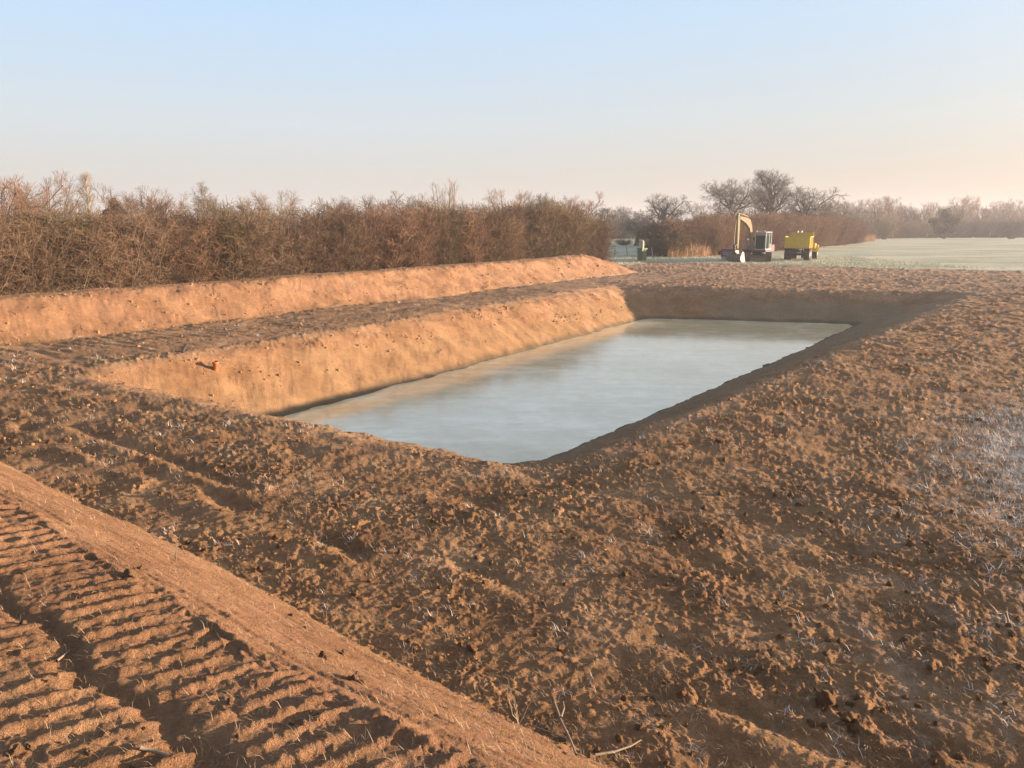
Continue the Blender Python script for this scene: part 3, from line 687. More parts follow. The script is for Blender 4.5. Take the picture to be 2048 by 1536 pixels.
# ------------------------------------------------------------------ grasses, straw, frost
def blades(name, x, y, z, length, width, lean, mat, seed, label, cat, droop=.5, az=None):
    g = np.random.default_rng(seed); n = len(x)
    a = g.random(n) * 6.28 if az is None else az; ln = length * (.5 + .9 * g.random(n)); tl = lean * (.3 + g.random(n))
    d = np.stack([np.cos(a) * np.sin(tl), np.sin(a) * np.sin(tl), np.cos(tl)], -1)
    side_ = np.stack([-np.sin(a), np.cos(a), np.zeros(n)], -1) * (width * (.6 + .8 * g.random(n)))[:, None]
    p0 = np.stack([x, y, z], -1); p1 = p0 + d * (ln * .55)[:, None]
    d2 = unit(d + np.stack([np.cos(a), np.sin(a), -np.ones(n) * .8], -1) * (droop * g.random(n))[:, None] + .25 * g.normal(size=(n, 3)))
    p2 = p1 + d2 * (ln * .5)[:, None]
    V = np.stack([p0 - side_, p0 + side_, p1 + side_ * .7, p1 - side_ * .7, p2], 1).reshape(-1, 3)
    b = np.arange(n) * 5
    o = link(name, np_mesh(name, V, [np.stack([b, b + 1, b + 2, b + 3], -1), np.stack([b + 3, b + 2, b + 4], -1)], False), mat, kind='stuff')
    o['label'] = label; o['category'] = cat
    return o
def scatter_view(n, rmin, rmax, seed, pw=1.0):
    g = np.random.default_rng(seed); r = rmin * (rmax / rmin) ** (g.random(n) ** pw); a = np.radians(-36 + 72 * g.random(n))
    return np.sin(a) * r, np.cos(a) * r
# straw and roots in the turned soil, tufted
g9 = np.random.default_rng(9)
x, y = scatter_view(13000, 2.6, 34, 21); k = g9.integers(2, 9, len(x)); x = np.repeat(x, k); y = np.repeat(y, k)
x = x + g9.normal(size=len(x)) * .035; y = y + g9.normal(size=len(x)) * .035
z, mk = terrain(x, y); ok = (pond_d(x, y) < -.15) & (mk['grass'] < .5) & (g9.random(len(x)) < 1 - .75 * mk['red'])
x, y, z = x[ok], y[ok], z[ok]; d_ = np.hypot(x, y)
blades('straw_litter', x, y, z - .004, np.interp(d_, [3, 30], [.055, .11]), np.interp(d_, [3, 30], [.0010, .0038]), 1.25, STRAW, 1, 'dry straw and rootlets strewn through the turned brown soil', 'straw', 1.0)
x, y = scatter_view(9000, 3.2, 40, 22)
z, mk = terrain(x, y); ok = (pond_d(x, y) < -.15) & (mk['grass'] < .5) & (mk['red'] < .3) & (g9.random(len(x)) < .03 + .7 * mk['frost'])
x, y = x[ok], y[ok]; k = g9.integers(6, 16, len(x)); x = np.repeat(x, k); y = np.repeat(y, k); x = x + g9.normal(size=len(x)) * .045; y = y + g9.normal(size=len(x)) * .045
z, mk = terrain(x, y); d_ = np.hypot(x, y)
blades('frosted_tufts', x, y, z - .003, np.interp(d_, [3, 30], [.07, .13]), np.interp(d_, [3, 30], [.0013, .0045]), 1.15, FROST_GRASS, 2, 'white frosted grass tufts lying in the turned soil', 'grass', 1.0)
q1 = g9.normal(size=2600) * .8; q2 = g9.normal(size=2600) * 2.6; x = 8.3 + .83 * q1 + .55 * q2; y = 11.3 - .55 * q1 + .83 * q2
k = g9.integers(4, 10, len(x)); x = np.repeat(x, k); y = np.repeat(y, k); x = x + g9.normal(size=len(x)) * .05; y = y + g9.normal(size=len(x)) * .05; z, mk = terrain(x, y)
blades('frosted_sward', x, y, z - .003, .10, .0022, 1.0, FROST_GRASS, 12, 'patch of white frosted grass at the right edge of the turned soil', 'grass', 1.0)
# rough frosty verge in front of the hedge and round the machines
x = 9 + 30 * g9.random(18000); y = 66 + 26 * g9.random(18000); z, mk = terrain(x, y); ok = (mk['grass'] > .35)
blades('verge_grass', x[ok], y[ok], z[ok] - .01, .20, .012, .7, VERGE, 3, 'rough pale frosty grass round the machines and the green cabinet', 'grass', .8)
# dry reeds at the foot of the russet hedge
u = 1335 + 130 * g9.random(2600); D = np.interp(u, [1330, 1400, 1470], [88, 90.5, 101]) + 1.8 * g9.random(2600); x = (u - 1024) / 1577 * (D * .981 + .64)
blades('dry_reeds', x, D, np.zeros(2600), 1.35 * (.4 + .9 * (noise(x / 1.5, D / 1.5, 5) * .5 + .5)), .016, .22, REED, 4, 'tall tan dry reeds at the foot of the russet hedge', 'reeds', .5)
u = 1640 + 110 * g9.random(2000); D = np.interp(u, [1640, 1750], [146, 196]) + 3 * g9.random(2000); x = (u - 1024) / 1577 * (D * .981 + .64)
blades('dry_reeds', x, D, np.zeros(2000), 1.5, .035, .25, REED, 5, 'orange dry grass along the hedge right of the yellow dumper', 'reeds', .5)
#@@OBJ
# ------------------------------------------------------------------ machines and built things
class PB:
    """collects shapes of one part; build() links them as one mesh"""
    def __init__(s): s.bm = bmesh.new()
    def box(s, c, d, bev=.015, rot=None):
        m = Matrix.Translation(c) @ (rot.to_4x4() if rot is not None else Matrix.Identity(4)) @ Matrix.Diagonal((*d, 1))
        t = bmesh.new(); bmesh.ops.create_cube(t, size=1, matrix=m)
        if bev: bmesh.ops.bevel(t, geom=t.edges[:], offset=bev, segments=1, affect='EDGES', profile=.6)
        s._add(t); return s
    def cyl(s, a, b, r0, r1=None, n=14):
        a, b = Vector(a), Vector(b); d = b - a
        t = bmesh.new(); bmesh.ops.create_cone(t, cap_ends=True, segments=n, radius1=r0, radius2=r0 if r1 is None else r1, depth=d.length,
            matrix=Matrix.Translation((a + b) / 2) @ d.to_track_quat('Z', 'Y').to_matrix().to_4x4())
        s._add(t); return s
    def prism(s, prof, w, ax, bev=.012, shift=0):
        """prof: 2D points; ax 'x': points are (y,z) pulled along x; ax 'y': points are (x,z) pulled along y"""
        t = bmesh.new(); lo = []; hi = []
        for p, q in prof:
            a = (shift - w / 2, p, q) if ax == 'x' else (p, shift - w / 2, q); b = (shift + w / 2, p, q) if ax == 'x' else (p, shift + w / 2, q)
            lo.append(t.verts.new(a)); hi.append(t.verts.new(b))
        t.faces.new(lo); t.faces.new(hi[::-1])
        for i in range(len(prof)): j = (i + 1) % len(prof); t.faces.new((lo[i], hi[i], hi[j], lo[j]))
        bmesh.ops.recalc_face_normals(t, faces=t.faces[:])
        if bev: bmesh.ops.bevel(t, geom=t.edges[:], offset=bev, segments=1, affect='EDGES', profile=.6)
        s._add(t); return s
    def _add(s, t):
        me = bpy.data.meshes.new('tmp'); t.to_mesh(me); t.free(); s.bm.from_mesh(me); bpy.data.meshes.remove(me)
    def build(s, name, mat, parent, mtx=None, smooth=False):
        if mtx is not None: s.bm.transform(mtx)
        me = bpy.data.meshes.new(name); s.bm.to_mesh(me); s.bm.free()
        if smooth: me.polygons.foreach_set('use_smooth', [True] * len(me.polygons))
        return link(name, me, mat, parent)
CREAM = paint('cream_paint', (.25, .19, .09), .75, (.20, .13, .07), .45)
MAROON = paint('maroon_paint', (.085, .012, .02), .45, (.16, .10, .07), .3)
PLUM = paint('plum_paint', (.15, .03, .075), .45, (.16, .10, .08), .25)
WHITEP = paint('white_paint', (.36, .335, .32), .5, (.25, .18, .12), .25)
GREYP = paint('grey_paint', (.30, .27, .27), .55, (.18, .12, .08), .4)
BLACK = paint('black_steel', (.035, .032, .032), .6, (.14, .095, .06), .5)
STEEL = paint('worn_steel', (.13, .10, .08), .45, (.22, .14, .08), .6, .3)
TRACKM = paint('muddy_track', (.085, .066, .052), .75, (.24, .16, .10), .75)
YELLOW = paint('dumper_yellow', (.56, .37, .04), .45, (.26, .18, .09), .3)
TYRE = paint('muddy_tyre', (.04, .037, .035), .85, (.20, .14, .10), .6)
CONC = paint('concrete', (.42, .40, .35), .9, (.22, .17, .12), .4)
GREENP = paint('green_cabinet_paint', (.075, .135, .045), .5, (.20, .20, .10), .3)
POSTM = paint('pale_post', (.34, .33, .20), .6, (.25, .22, .12), .25)
WOODP = paint('weathered_wood', (.42, .35, .28), .9, (.2, .15, .1), .4)
PIPE = paint('orange_plastic', (.40, .13, .04), .5, (.25, .14, .07), .35)
gm = M('cab_glass', .06, .5); gm.base((.02, .06, .055)); gm.b.inputs['Transmission Weight'].default_value = .35; gm.b.inputs['IOR'].default_value = 1.45
GLASS = gm.m
lm = M('lamp_lens', .2, .5); lm.base((.85, .82, .75)); LENS = lm.m

def I(u, D, v): x, y = px(u, D); return Vector((x, y, hgt(v, D)))
# --- excavator: undercarriage faces the viewpoint, the house is turned a little to the left
EX = Vector((24.35, 79.0, 0)); EX.z = gz(EX.x, EX.y) + .0
ex = thing('excavator', 'tracked excavator with cream boom, white framed cab and maroon body, left of the yellow dumper', 'excavator', EX)
uf = Vector((-.30, -.954, 0)); UM = Matrix(((-uf.y, -uf.x, 0, 0), (uf.x, -uf.y, 0, 0), (0, 0, 1, 0), (0, 0, 0, 1)))   # local -y is forward
UM = Matrix.Rotation(math.atan2(uf.x, -uf.y), 4, 'Z')
def track(side):
    L, hgt_, w = 2.9, .78, .55; r = hgt_ / 2; xs = side * .98
    b = PB(); prof = []
    for k in range(9): a = math.pi / 2 + math.pi * k / 8; prof.append((-L / 2 + r * math.cos(a) * .98, r + r * .9 * math.sin(a)))
    for k in range(9): a = -math.pi / 2 + math.pi * k / 8; prof.append((L / 2 + r * math.cos(a) * .98, r + r * .9 * math.sin(a)))
    b.prism(prof, w * .55, 'x', 0, xs)
    o = b.build('track', BLACK, ex, UM)
    # shoes with grousers round the loop
    s = PB(); per = 2 * L + 2 * math.pi * r; n = 42
    for k in range(n):
        q = per * k / n
        if q < L: y, z, a = -L / 2 + q, 2 * r, 0
        elif q < L + math.pi * r: t = (q - L) / r; y, z, a = L / 2 + r * math.sin(t), r + r * math.cos(t), -t
        elif q < 2 * L + math.pi * r: y, z, a = L / 2 - (q - L - math.pi * r), 0, math.pi
        else: t = (q - 2 * L - math.pi * r) / r; y, z, a = -L / 2 - r * math.sin(t), r - r * math.cos(t), math.pi - t
        rot = Matrix.Rotation(a, 3, 'X')
        s.box((xs, y, z + .02), (w, per / n * .86, .03), 0, rot)
        off_ = rot @ Vector((0, -.045, .03)); s.box((xs + off_.x, y + off_.y, z + .02 + off_.z), (w, .02, .04), 0, rot)
    s.build('shoes', TRACKM, o)
    for m_ in o.children: m_.data.transform(UM)
    wl = PB()
    for yy in (-L / 2, L / 2): wl.cyl((xs + side * .16, yy, r), (xs + side * .20, yy, r), r * .72)
    for yy in (-.9, -.45, 0, .45, .9): wl.cyl((xs + side * .16, yy, .17), (xs + side * .20, yy, .17), .13)
    w_ = wl.build('rollers', BLACK, o, UM)
track(-1); track(1)
b = PB(); b.box((0, 0, .5), (1.5, 1.5, .35), .04); b.box((0, .0, .72), (1.1, 1.1, .14), .03); b.build('undercarriage_frame', BLACK, ex, UM)
b = PB(); b.prism([(-2.02, .10), (-1.96, .08), (-1.90, .16), (-1.87, .36), (-1.90, .56), (-1.96, .64), (-2.02, .62), (-1.95, .36)], 1.45, 'x', .006)
for sx in (-.5, .5): b.box((sx, -1.5, .38), (.14, .9, .16), .02)
b.build('blade', STEEL, ex, UM)
b = PB(); b.cyl((0, 0, .74), (0, 0, .93), .58, None, 28); b.build('slew_ring', BLACK, ex)
HM = Matrix.Rotation(math.atan2(-.6, .8), 4, 'Z')        # house: local -y forward = (-.6,-.8); local +x = cab side
b = PB(); b.prism([(-1.2, .92), (1.05, .92), (1.3, 1.05), (1.3, 1.45), (1.0, 1.62), (.35, 1.62), (.3, 1.16), (-1.2, 1.16)], 2.3, 'x', .03)
b.build('house_body', MAROON, ex, HM)
b = PB(); b.prism([(.95, .90), (1.25, .92), (1.42, 1.1), (1.42, 1.55), (1.25, 1.68), (.95, 1.68)], 2.2, 'x', .04); b.build('counterweight', MAROON, ex, HM)
b = PB(); b.box((-.72, -.35, 1.42), (.78, 1.5, .52), .04); b.build('side_locker', GREYP, ex, HM)
b = PB()
for p, q in (((-.40, -1.05, 1.68), (-.40, -1.05, 2.2)), ((-1.05, -1.05, 1.68), (-1.05, -1.05, 2.2)), ((-.40, -1.05, 2.2), (-1.05, -1.05, 2.2)), ((-1.05, -1.05, 2.2), (-1.05, .2, 2.1)), ((-1.05, .2, 2.1), (-1.05, .2, 1.68))):
    b.cyl(p, q, .022, None, 6)
b.build('handrail', GREYP, ex, HM)
# cab
x0, x1, y0, y1, zb, zt = .04, 1.14, -1.28, .34, 1.12, 2.80
cab = PB()
for xx in (x0 + .045, x1 - .045):
    cab.box((xx, y0 + .05, (zb + zt) / 2), (.09, .10, zt - zb), .02); cab.box((xx, y1 - .05, (zb + zt) / 2), (.09, .10, zt - zb), .02)
    cab.box((xx, (y0 + y1) / 2, zb + .07), (.085, y1 - y0 - .02, .14), .015)
for yy in (y0 + .05, y1 - .05): cab.box(((x0 + x1) / 2, yy, zb + .06), (x1 - x0 - .1, .085, .12), .015)
cab.box(((x0 + x1) / 2, y0 + .03, zt - .15), (x1 - x0 - .1, .06, .26), .012)
cab.box((x1 - .045, -.28, (zb + zt) / 2), (.07, .08, zt - zb - .1), .012)
cab_o = cab.build('cab', WHITEP, ex, HM)
b = PB(); b.box(((x0 + x1) / 2, (y0 + y1) / 2, zt + .03), (x1 - x0 + .02, y1 - y0 + .04, .09), .03); b.build('roof', WHITEP, cab_o, HM)
for nm, c, d in (('windscreen', ((x0 + x1) / 2, y0 + .045, (zb + zt) / 2 - .08), (x1 - x0 - .16, .018, zt - zb - .38)),
                 ('side_window', (x1 - .04, -.75, (zb + zt) / 2 + .05), (.018, .82, zt - zb - .3)), ('side_window', (x1 - .04, .05, (zb + zt) / 2 + .25), (.018, .5, zt - zb - .75)),
                 ('side_window', (x0 + .04, -.45, (zb + zt) / 2 + .05), (.018, 1.4, zt - zb - .3)), ('rear_window', ((x0 + x1) / 2, y1 - .045, (zb + zt) / 2 + .25), (x1 - x0 - .18, .018, zt - zb - .7))):
    b = PB(); b.box(c, d, 0); b.build(nm, GLASS, cab_o, HM)
b = PB(); b.box(((x0 + x1) / 2, -.25, 1.62), (.5, .5, .16), .05); b.box(((x0 + x1) / 2, .02, 2.02), (.48, .14, .75), .05); b.build('seat', BLACK, cab_o, HM)
b = PB(); b.box((x1 - .02, .05, 1.46), (.03, .5, .52), .008); b.build('side_panel', BLACK, cab_o, HM)
b = PB(); b.box(((x0 + x1) / 2, y0 + .012, zt - .33), (x1 - x0 - .16, .03, .06), .006); b.build('visor', BLACK, cab_o, HM)
tx = bpy.data.curves.new('lettering', 'FONT'); tx.body = 'TAKEUCHI'; tx.size = .2; tx.align_x = 'CENTER'; tx.align_y = 'CENTER'; tx.extrude = .004
to = bpy.data.objects.new('tmp', tx); col.objects.link(to); bpy.context.view_layer.update()
tme = bpy.data.meshes.new_from_object(to.evaluated_get(bpy.context.evaluated_depsgraph_get())); bpy.data.objects.remove(to)
tme.name = 'lettering'; tme.transform(HM @ Matrix.Translation(((x0 + x1) / 2, y0 - .006, zt - .15)) @ Matrix.Rotation(R(90), 4, 'X'))
tme.materials.clear(); link('lettering', tme, BLACK, cab_o)
for sx in (x0 + .15, x1 - .15): b = PB(); b.box((sx, y0 + .06, zt + .13), (.14, .08, .10), .02); b.build('work_lamp', LENS, cab_o, HM)
b = PB(); b.cyl((x0 - .1, y0 + .1, 2.3), (x0 - .1, y0 + .1, 2.1), .015); b.box((x0 - .12, y0 + .06, 2.2), (.16, .04, .28), .01); b.build('mirror', BLACK, cab_o, HM)
# boom, arm and bucket lie in the plane x = -.30 of the house; profile points are (-y forward distance, z)
bx = -.30
HM0 = HM; _ft = Vector((bx, -1.0, 0)); HM = HM0 @ Matrix.Translation(_ft) @ Matrix.Rotation(R(-20), 4, 'Z') @ Matrix.Translation(-_ft)    # the boom is swung to the machine's right
def fw(pts): return [(-p, q) for p, q in pts]
b = PB(); b.prism(fw([(.90, 1.15), (1.10, 1.12), (1.36, 2.3), (1.68, 3.2), (2.2, 3.66), (3.14, 4.10), (3.18, 4.28), (3.02, 4.34), (2.0, 4.18), (1.60, 4.02), (1.33, 3.4), (1.12, 2.3)]), .34, 'x', .02, bx); boom = b.build('boom', CREAM, ex, HM)
b = PB(); b.cyl((bx - .28, -1.18, 1.05), (bx - .28, -1.55, 2.15), .075); b.cyl((bx + .28, -1.18, 1.05), (bx + .28, -1.55, 2.15), .075); b.build('boom_cylinder', CREAM, boom, HM)
b = PB(); b.cyl((bx - .28, -1.55, 2.15), (bx - .26, -1.72, 2.85), .045); b.cyl((bx + .28, -1.55, 2.15), (bx + .26, -1.72, 2.85), .045); b.build('cylinder_rod', STEEL, boom, HM)
b = PB(); b.cyl((bx, -1.85, 4.30), (bx, -2.75, 4.52), .075); b.build('arm_cylinder', CREAM, boom, HM)
b = PB(); b.cyl((bx, -2.75, 4.52), (bx, -3.20, 4.60), .045); b.build('cylinder_rod', STEEL, boom, HM)
b = PB(); b.prism(fw([(3.12, 4.52), (3.26, 4.58), (3.36, 4.38), (3.36, 3.9), (3.27, 1.45), (3.21, 1.25), (3.10, 1.28), (3.06, 1.5), (3.04, 3.7), (3.04, 4.2)]), .28, 'x', .02, bx); arm = b.build('arm', CREAM, ex, HM)
b = PB(); b.cyl((bx, -3.50, 3.95), (bx, -3.62, 2.75), .07); b.build('bucket_cylinder', CREAM, arm, HM)
b = PB(); b.cyl((bx, -3.62, 2.75), (bx, -3.62, 1.75), .042); b.build('cylinder_rod', STEEL, arm, HM)
b = PB(); b.box((bx, -3.44, 1.62), (.30, .46, .09), .015, Matrix.Rotation(.5, 3, 'X')); b.box((bx, -3.52, 1.32), (.24, .10, .62), .015); b.build('linkage', BLACK, arm, HM)
b = PB(); b.box((bx, -3.34, 1.02), (.42, .50, .26), .03); b.box((bx, -3.34, .86), (.62, .40, .14), .02); b.build('quick_hitch', STEEL, ex, HM)
bk = [(3.10, .80), (3.45, .80), (3.60, .55), (3.60, .28), (3.45, .08), (3.15, .0), (2.92, .0)]
shell = PB(); W = 1.75
for k in range(len(bk) - 1):
    (a0, b0), (a1, b1) = bk[k], bk[k + 1]; L_ = math.hypot(a1 - a0, b1 - b0); an = math.atan2(b1 - b0, -(a1 - a0))
    shell.box((bx, -(a0 + a1) / 2, (b0 + b1) / 2), (W, L_ + .02, .035), .004, Matrix.Rotation(an, 3, 'X'))
bucket = shell.build('bucket', STEEL, ex, HM)
for sx in (-1, 1):
    b = PB(); b.prism(fw([(3.18, 1.0), (3.36, 1.0), (3.62, .50), (3.62, .26), (3.47, .04), (3.15, -.03), (2.90, -.02)]), .04, 'x', .004, bx + sx * W / 2); b.build('side_plate', STEEL, bucket, HM)

# --- plum coloured attachment standing on a block, left of the bucket
p0 = px(1458, 80); A0 = Vector((p0[0], p0[1], gz(*p0)))
at_ = thing('plum_attachment', 'low plum coloured machine attachment with two pale stripes, left of the excavator bucket', 'attachment', A0, math.atan2(-.29, .957))
b = PB(); b.prism([(-.82, .42), (.85, .42), (.85, 1.18), (-.62, 1.22), (-.86, 1.0)], .95, 'y', .04); b.build('housing', PLUM, at_)
for zz in (.66, .82): b = PB(); b.box((.06, -.485, zz), (1.35, .03, .07), .006); b.build('stripe', WHITEP, at_)
b = PB(); b.cyl((-.9, -.40, .80), (-.9, .40, .80), .24, None, 16); b.build('end_drum', BLACK, at_)
b = PB(); b.box((-.42, 0, .20), (.66, .8, .42), .03); b.build('block', CONC, at_)
b = PB(); b.box((.45, 0, .22), (.4, .7, .40), .03); b.build('support', BLACK, at_)

# --- yellow dumper seen from behind, tipping body towards the viewpoint
p0 = px(1592, 80.5); DU = Vector((p0[0], p0[1], gz(*p0)))
du = thing('dump_truck', 'yellow dump truck seen from behind, parked right of the excavator', 'dump truck', DU, math.atan2(-.42, .907))
# local +y forward, +x right
b = PB(); W2 = 2.42
b.box((0, -.02, 1.50), (W2, .07, .54), .012); b.box((0, .0, 2.05), (W2, .07, .54), .012)
b.box((0, -.03, 1.77), (W2 + .02, .06, .045), .008)
tail = b.build('tailgate', YELLOW, du)
for sx in (-1, 1): b = PB(); b.box((sx * (W2 / 2 - .04), -.04, 2.40), (.09, .09, .18), .02); b.build('hinge', YELLOW, tail)
b = PB()
for sx in (-1, 1):
    b.prism([(.04, 1.22), (3.6, 1.22), (3.75, 2.35), (.04, 2.33)], .07, 'x', .012, sx * (W2 / 2 - .04))
    for yy in (.55, 1.35, 2.15, 2.95): b.box((sx * (W2 / 2 + .02), yy, 1.77), (.07, .12, 1.05), .012)
    b.box((sx * (W2 / 2 + .01), 1.9, 2.34), (.10, 3.7, .09), .015)
b.box((0, 1.8, 1.24), (W2 - .1, 3.55, .08), .01); skip = b.build('tipping_body', YELLOW, du)
b = PB(); b.box((.08, 3.66, 2.0), (2.26, .07, 1.5), .012); b.box((.08, 3.95, 2.72), (2.26, .62, .06), .012); b.build('headboard', YELLOW, skip)
b = PB(); b.box((0, 2.2, .92), (.85, 5.2, .26), .02); b.box((0, -.02, 1.0), (1.3, .12, .16), .02)
for sx in (-.5, .5): b.cyl((sx * .9, 1.0, 1.0), (sx * .9, 2.4, 1.2), .08)
chassis = b.build('chassis', BLACK, du)
def wheel(x, y, r, w):
    t = PB(); t.cyl((x - w / 2, y, r), (x + w / 2, y, r), r * .93, None, 26); t.cyl((x - w * .36, y, r), (x + w * .36, y, r), r, None, 26)
    for k in range(22):
        a = 6.283 * k / 22; rot = Matrix.Rotation(-a, 3, 'X')
        for sd in (-1, 1): p = rot @ Vector((sd * w * .24, .04 * sd, r)); t.box((x + p.x, y + p.y, r + p.z), (w * .44, .07, .05), 0, rot)
    o = t.build('wheel', TYRE, du, None)
    for sd in (-1, 1): h = PB(); h.cyl((x + sd * (w / 2 - .03), y, r), (x + sd * (w / 2 + .02), y, r), r * .5, r * .38, 20); h.build('rim', WHITEP, o)
for sx in (-1, 1): wheel(sx * .92, .75, .58, .58); wheel(sx * .92, 2.05, .58, .58); wheel(sx * 1.02 + .35, 5.0, .58, .50)
b = PB(); b.box((0, .75, .58), (1.5, .2, .2), .02); b.box((0, 2.05, .58), (1.5, .2, .2), .02); b.build('axle', BLACK, chassis)
for sx in (-.72, .80): b = PB(); b.box((sx, .05, .62), (.72, .03, .72), .006, Matrix.Rotation(.10, 3, 'X')); b.build('mudflap', TYRE, du)
b = PB(); b.box((.32, .0, 1.06), (.26, .10, .2), .02); b.build('tail_lamp', LENS, chassis)
b = PB(); b.prism([(4.2, 1.0), (6.1, 1.0), (6.2, 1.35), (5.5, 1.62), (4.3, 1.70)], 2.2, 'x', .06, .35); b.build('bonnet', YELLOW, du)
for sx in (-.72, 1.42):
    b = PB(); pr = [(5.0 + .78 * math.cos(a), .70 + .78 * math.sin(a)) for a in np.linspace(.1, 3.04, 9)] + [(5.0 + .70 * math.cos(a), .70 + .70 * math.sin(a)) for a in np.linspace(3.04, .1, 9)]
    b.prism(pr, .56, 'x', .008, sx); b.build('mudguard', YELLOW, du)
b = PB(); b.prism([(4.3, 1.5), (5.6, 1.55), (5.45, 2.62), (4.35, 2.66)], 1.2, 'x', .05, -.30); cb = b.build('cab', YELLOW, du)
for yy in (4.28,): b = PB(); b.box((-.30, yy, 2.2), (.9, .03, .6), .01); b.build('rear_window', GLASS, cb)
for sx in (-.42, -.04): b = PB(); b.cyl((sx, 4.6, 2.62), (sx, 4.6, 2.80), .05); b.cyl((sx, 4.6, 2.80), (sx, 4.6, 2.93), .085, .06); b.build('beacon', LENS, cb)

# --- green cabinet with pale vent post
p0 = px(1283.5, 80.5); z0 = .22
cb_ = thing('utility_cabinet', 'green utility cabinet with a pale vent post on top, beyond the orange bund', 'cabinet', (p0[0], p0[1], gz(*p0) - .05), .62)
b = PB(); b.box((0, 0, .62), (.66, .66, 1.24), .02); b.build('case', GREENP, cb_)
b = PB(); b.box((0, -.335, .62), (.52, .012, 1.0), .004); b.build('door', GREENP, cb_)
b = PB(); b.box((0, 0, 1.28), (.80, .80, .10), .02); b.build('lid', GREENP, cb_)
b = PB(); b.cyl((-.02, 0, 1.33), (-.02, 0, 1.95), .20, None, 20); b.cyl((-.02, 0, 1.95), (-.02, 0, 2.12), .20, .12, 20); pst = b.build('vent_post', POSTM, cb_)
b = PB(); b.cyl((-.02, 0, 1.80), (-.02, 0, 1.85), .21, None, 20); b.build('band', GREYP, pst)
b = PB(); b.box((0, 0, .03), (.95, .95, .12), .02); b.build('plinth', CONC, cb_)
# --- stakes, posts
def stake(name, label, u, D, h, tilt, r=.05, mat=WOODP, group=None):
    x, y = px(u, D); z = gz(x, y); b = PB(); b.cyl((0, 0, -.2), (0, 0, h), r, r * .85, 8); b.cyl((0, 0, h), (0, 0, h + .06), r * .85, r * .3, 8)
    o = b.build(name, mat, None); o.location = (x, y, z); o.rotation_euler = (0, R(tilt), 0); o['label'] = label; o['category'] = 'post'
    if group: o['group'] = group
stake('wooden_stake', 'pale leaning stake just right of the green cabinet', 1307, 84, 1.25, -12)
stake('wooden_stake', 'short leaning stake left of the green cabinet', 1255, 95, 1.1, -10, .07)
stake('wooden_stake', 'small pale stake at the end of the long hedge', 1229, 95, .8, 4, .07)
stake('marker_post', 'stubby white marker post right of the yellow dumper', 1634, 150, 1.0, 0, .28, WHITEP)
for u, D, h, lab in ((1785, 232, 1.6, 'fence post at the far edge of the field, under the olive bush'), (1853, 234, 1.6, 'fence post left of the ivy clad tree'),
                  (1979, 236, 1.9, 'fence post right of the ivy clad tree'), (2022, 238, 1.9, 'fence post in front of the broad dark bush')):
    stake('fence_post', lab, u, D, h, 0, .11, WOODP, 'posts of the far field fence')
# --- orange pipe end on the near left bank and a stick above it
gp = (-7.85, 20.55); zp_ = gz(*gp); b = PB()
prof_o = [(math.cos(a) * .085, math.sin(a) * .085) for a in np.linspace(0, 6.283, 19)[:-1]]
bmx = b.bm; rings = []
for (rad_, zz) in ((.085, -.15), (.085, .18), (.105, .19), (.105, .27), (.088, .27), (.075, -.10)):
    rings.append([bmx.verts.new((math.cos(a) * rad_, math.sin(a) * rad_, zz)) for a in np.linspace(0, 6.283, 21)[:-1]])
for r0, r1 in zip(rings, rings[1:]):
    for i in range(20): bmx.faces.new((r0[i], r0[(i + 1) % 20], r1[(i + 1) % 20], r1[i]))
o = b.build('pipe', PIPE, None, None, True); o.location = (gp[0], gp[1], zp_); o.rotation_euler = (R(6), R(6), 0); o.scale = (.8, .8, .8)
o['label'] = 'orange plastic pipe end sticking out of the lit pond bank'; o['category'] = 'pipe'

def stick(name, label, pts, r0, r1, mat, cat='twig', forks=()):
    P = np.array(pts, float)[None]; vs = [tubes(P, np.linspace(r0, r1, P.shape[1])[None], 6)]
    for f in forks: Q = np.array(f, float)[None]; vs.append(tubes(Q, np.linspace(r1 * 1.3, r1 * .6, Q.shape[1])[None], 5))
    v, f = join(vs); c = v.mean(0); o = link(name, np_mesh(name, v - c, f), mat, None, tuple(c)); o['label'] = label; o['category'] = cat; return o
def on(x, y, h=.012): return (x, y, gz(x, y) + h)
def gpx(u, v, z=0.):
    th = R(11.23); a = (u - 1024) / 1577; b_ = (768 - v) / 1577; d = np.array([a, math.cos(th) + b_ * math.sin(th), -math.sin(th) + b_ * math.cos(th)])
    for _ in range(6):
        t = (z - CAM_H) / d[2]; x, y = d[0] * t, d[1] * t; z = gz(x, y)
    return x, y
def line(uv, h=.012): return [on(*gpx(*p), h) for p in uv]
stick('stick', 'dark stick lying on the pond bank up left of the orange pipe', line([(352, 702), (366, 710), (380, 718)], .01), .016, .010, BARK, 'stick')
stick('twig', 'long forked dry twig lying at the foot of the near bund, bottom centre', line([(1108, 1412), (1122, 1450), (1140, 1486), (1152, 1530)], .03), .011, .006, TW_PALE, 'twig', [line([(1140, 1486), (1100, 1470), (1060, 1455)], .02), line([(1122, 1450), (1128, 1432), (1126, 1418)], .06)])
stick('twig', 'curved bare twig at the bottom edge, right of the forked twig', line([(1190, 1518), (1228, 1512), (1262, 1500), (1282, 1488)], .03), .009, .004, TW_PALE)
stick('twig', 'thin dry twig lying in the lower track band, bottom left', line([(280, 1498), (300, 1504), (322, 1512), (342, 1524)], .012), .009, .005, TW_PALE)
stick('twig', 'short pale twig beside the dark rut edge, lower left', line([(114, 1326), (128, 1315), (140, 1304)], .012), .007, .004, TW_PALE)
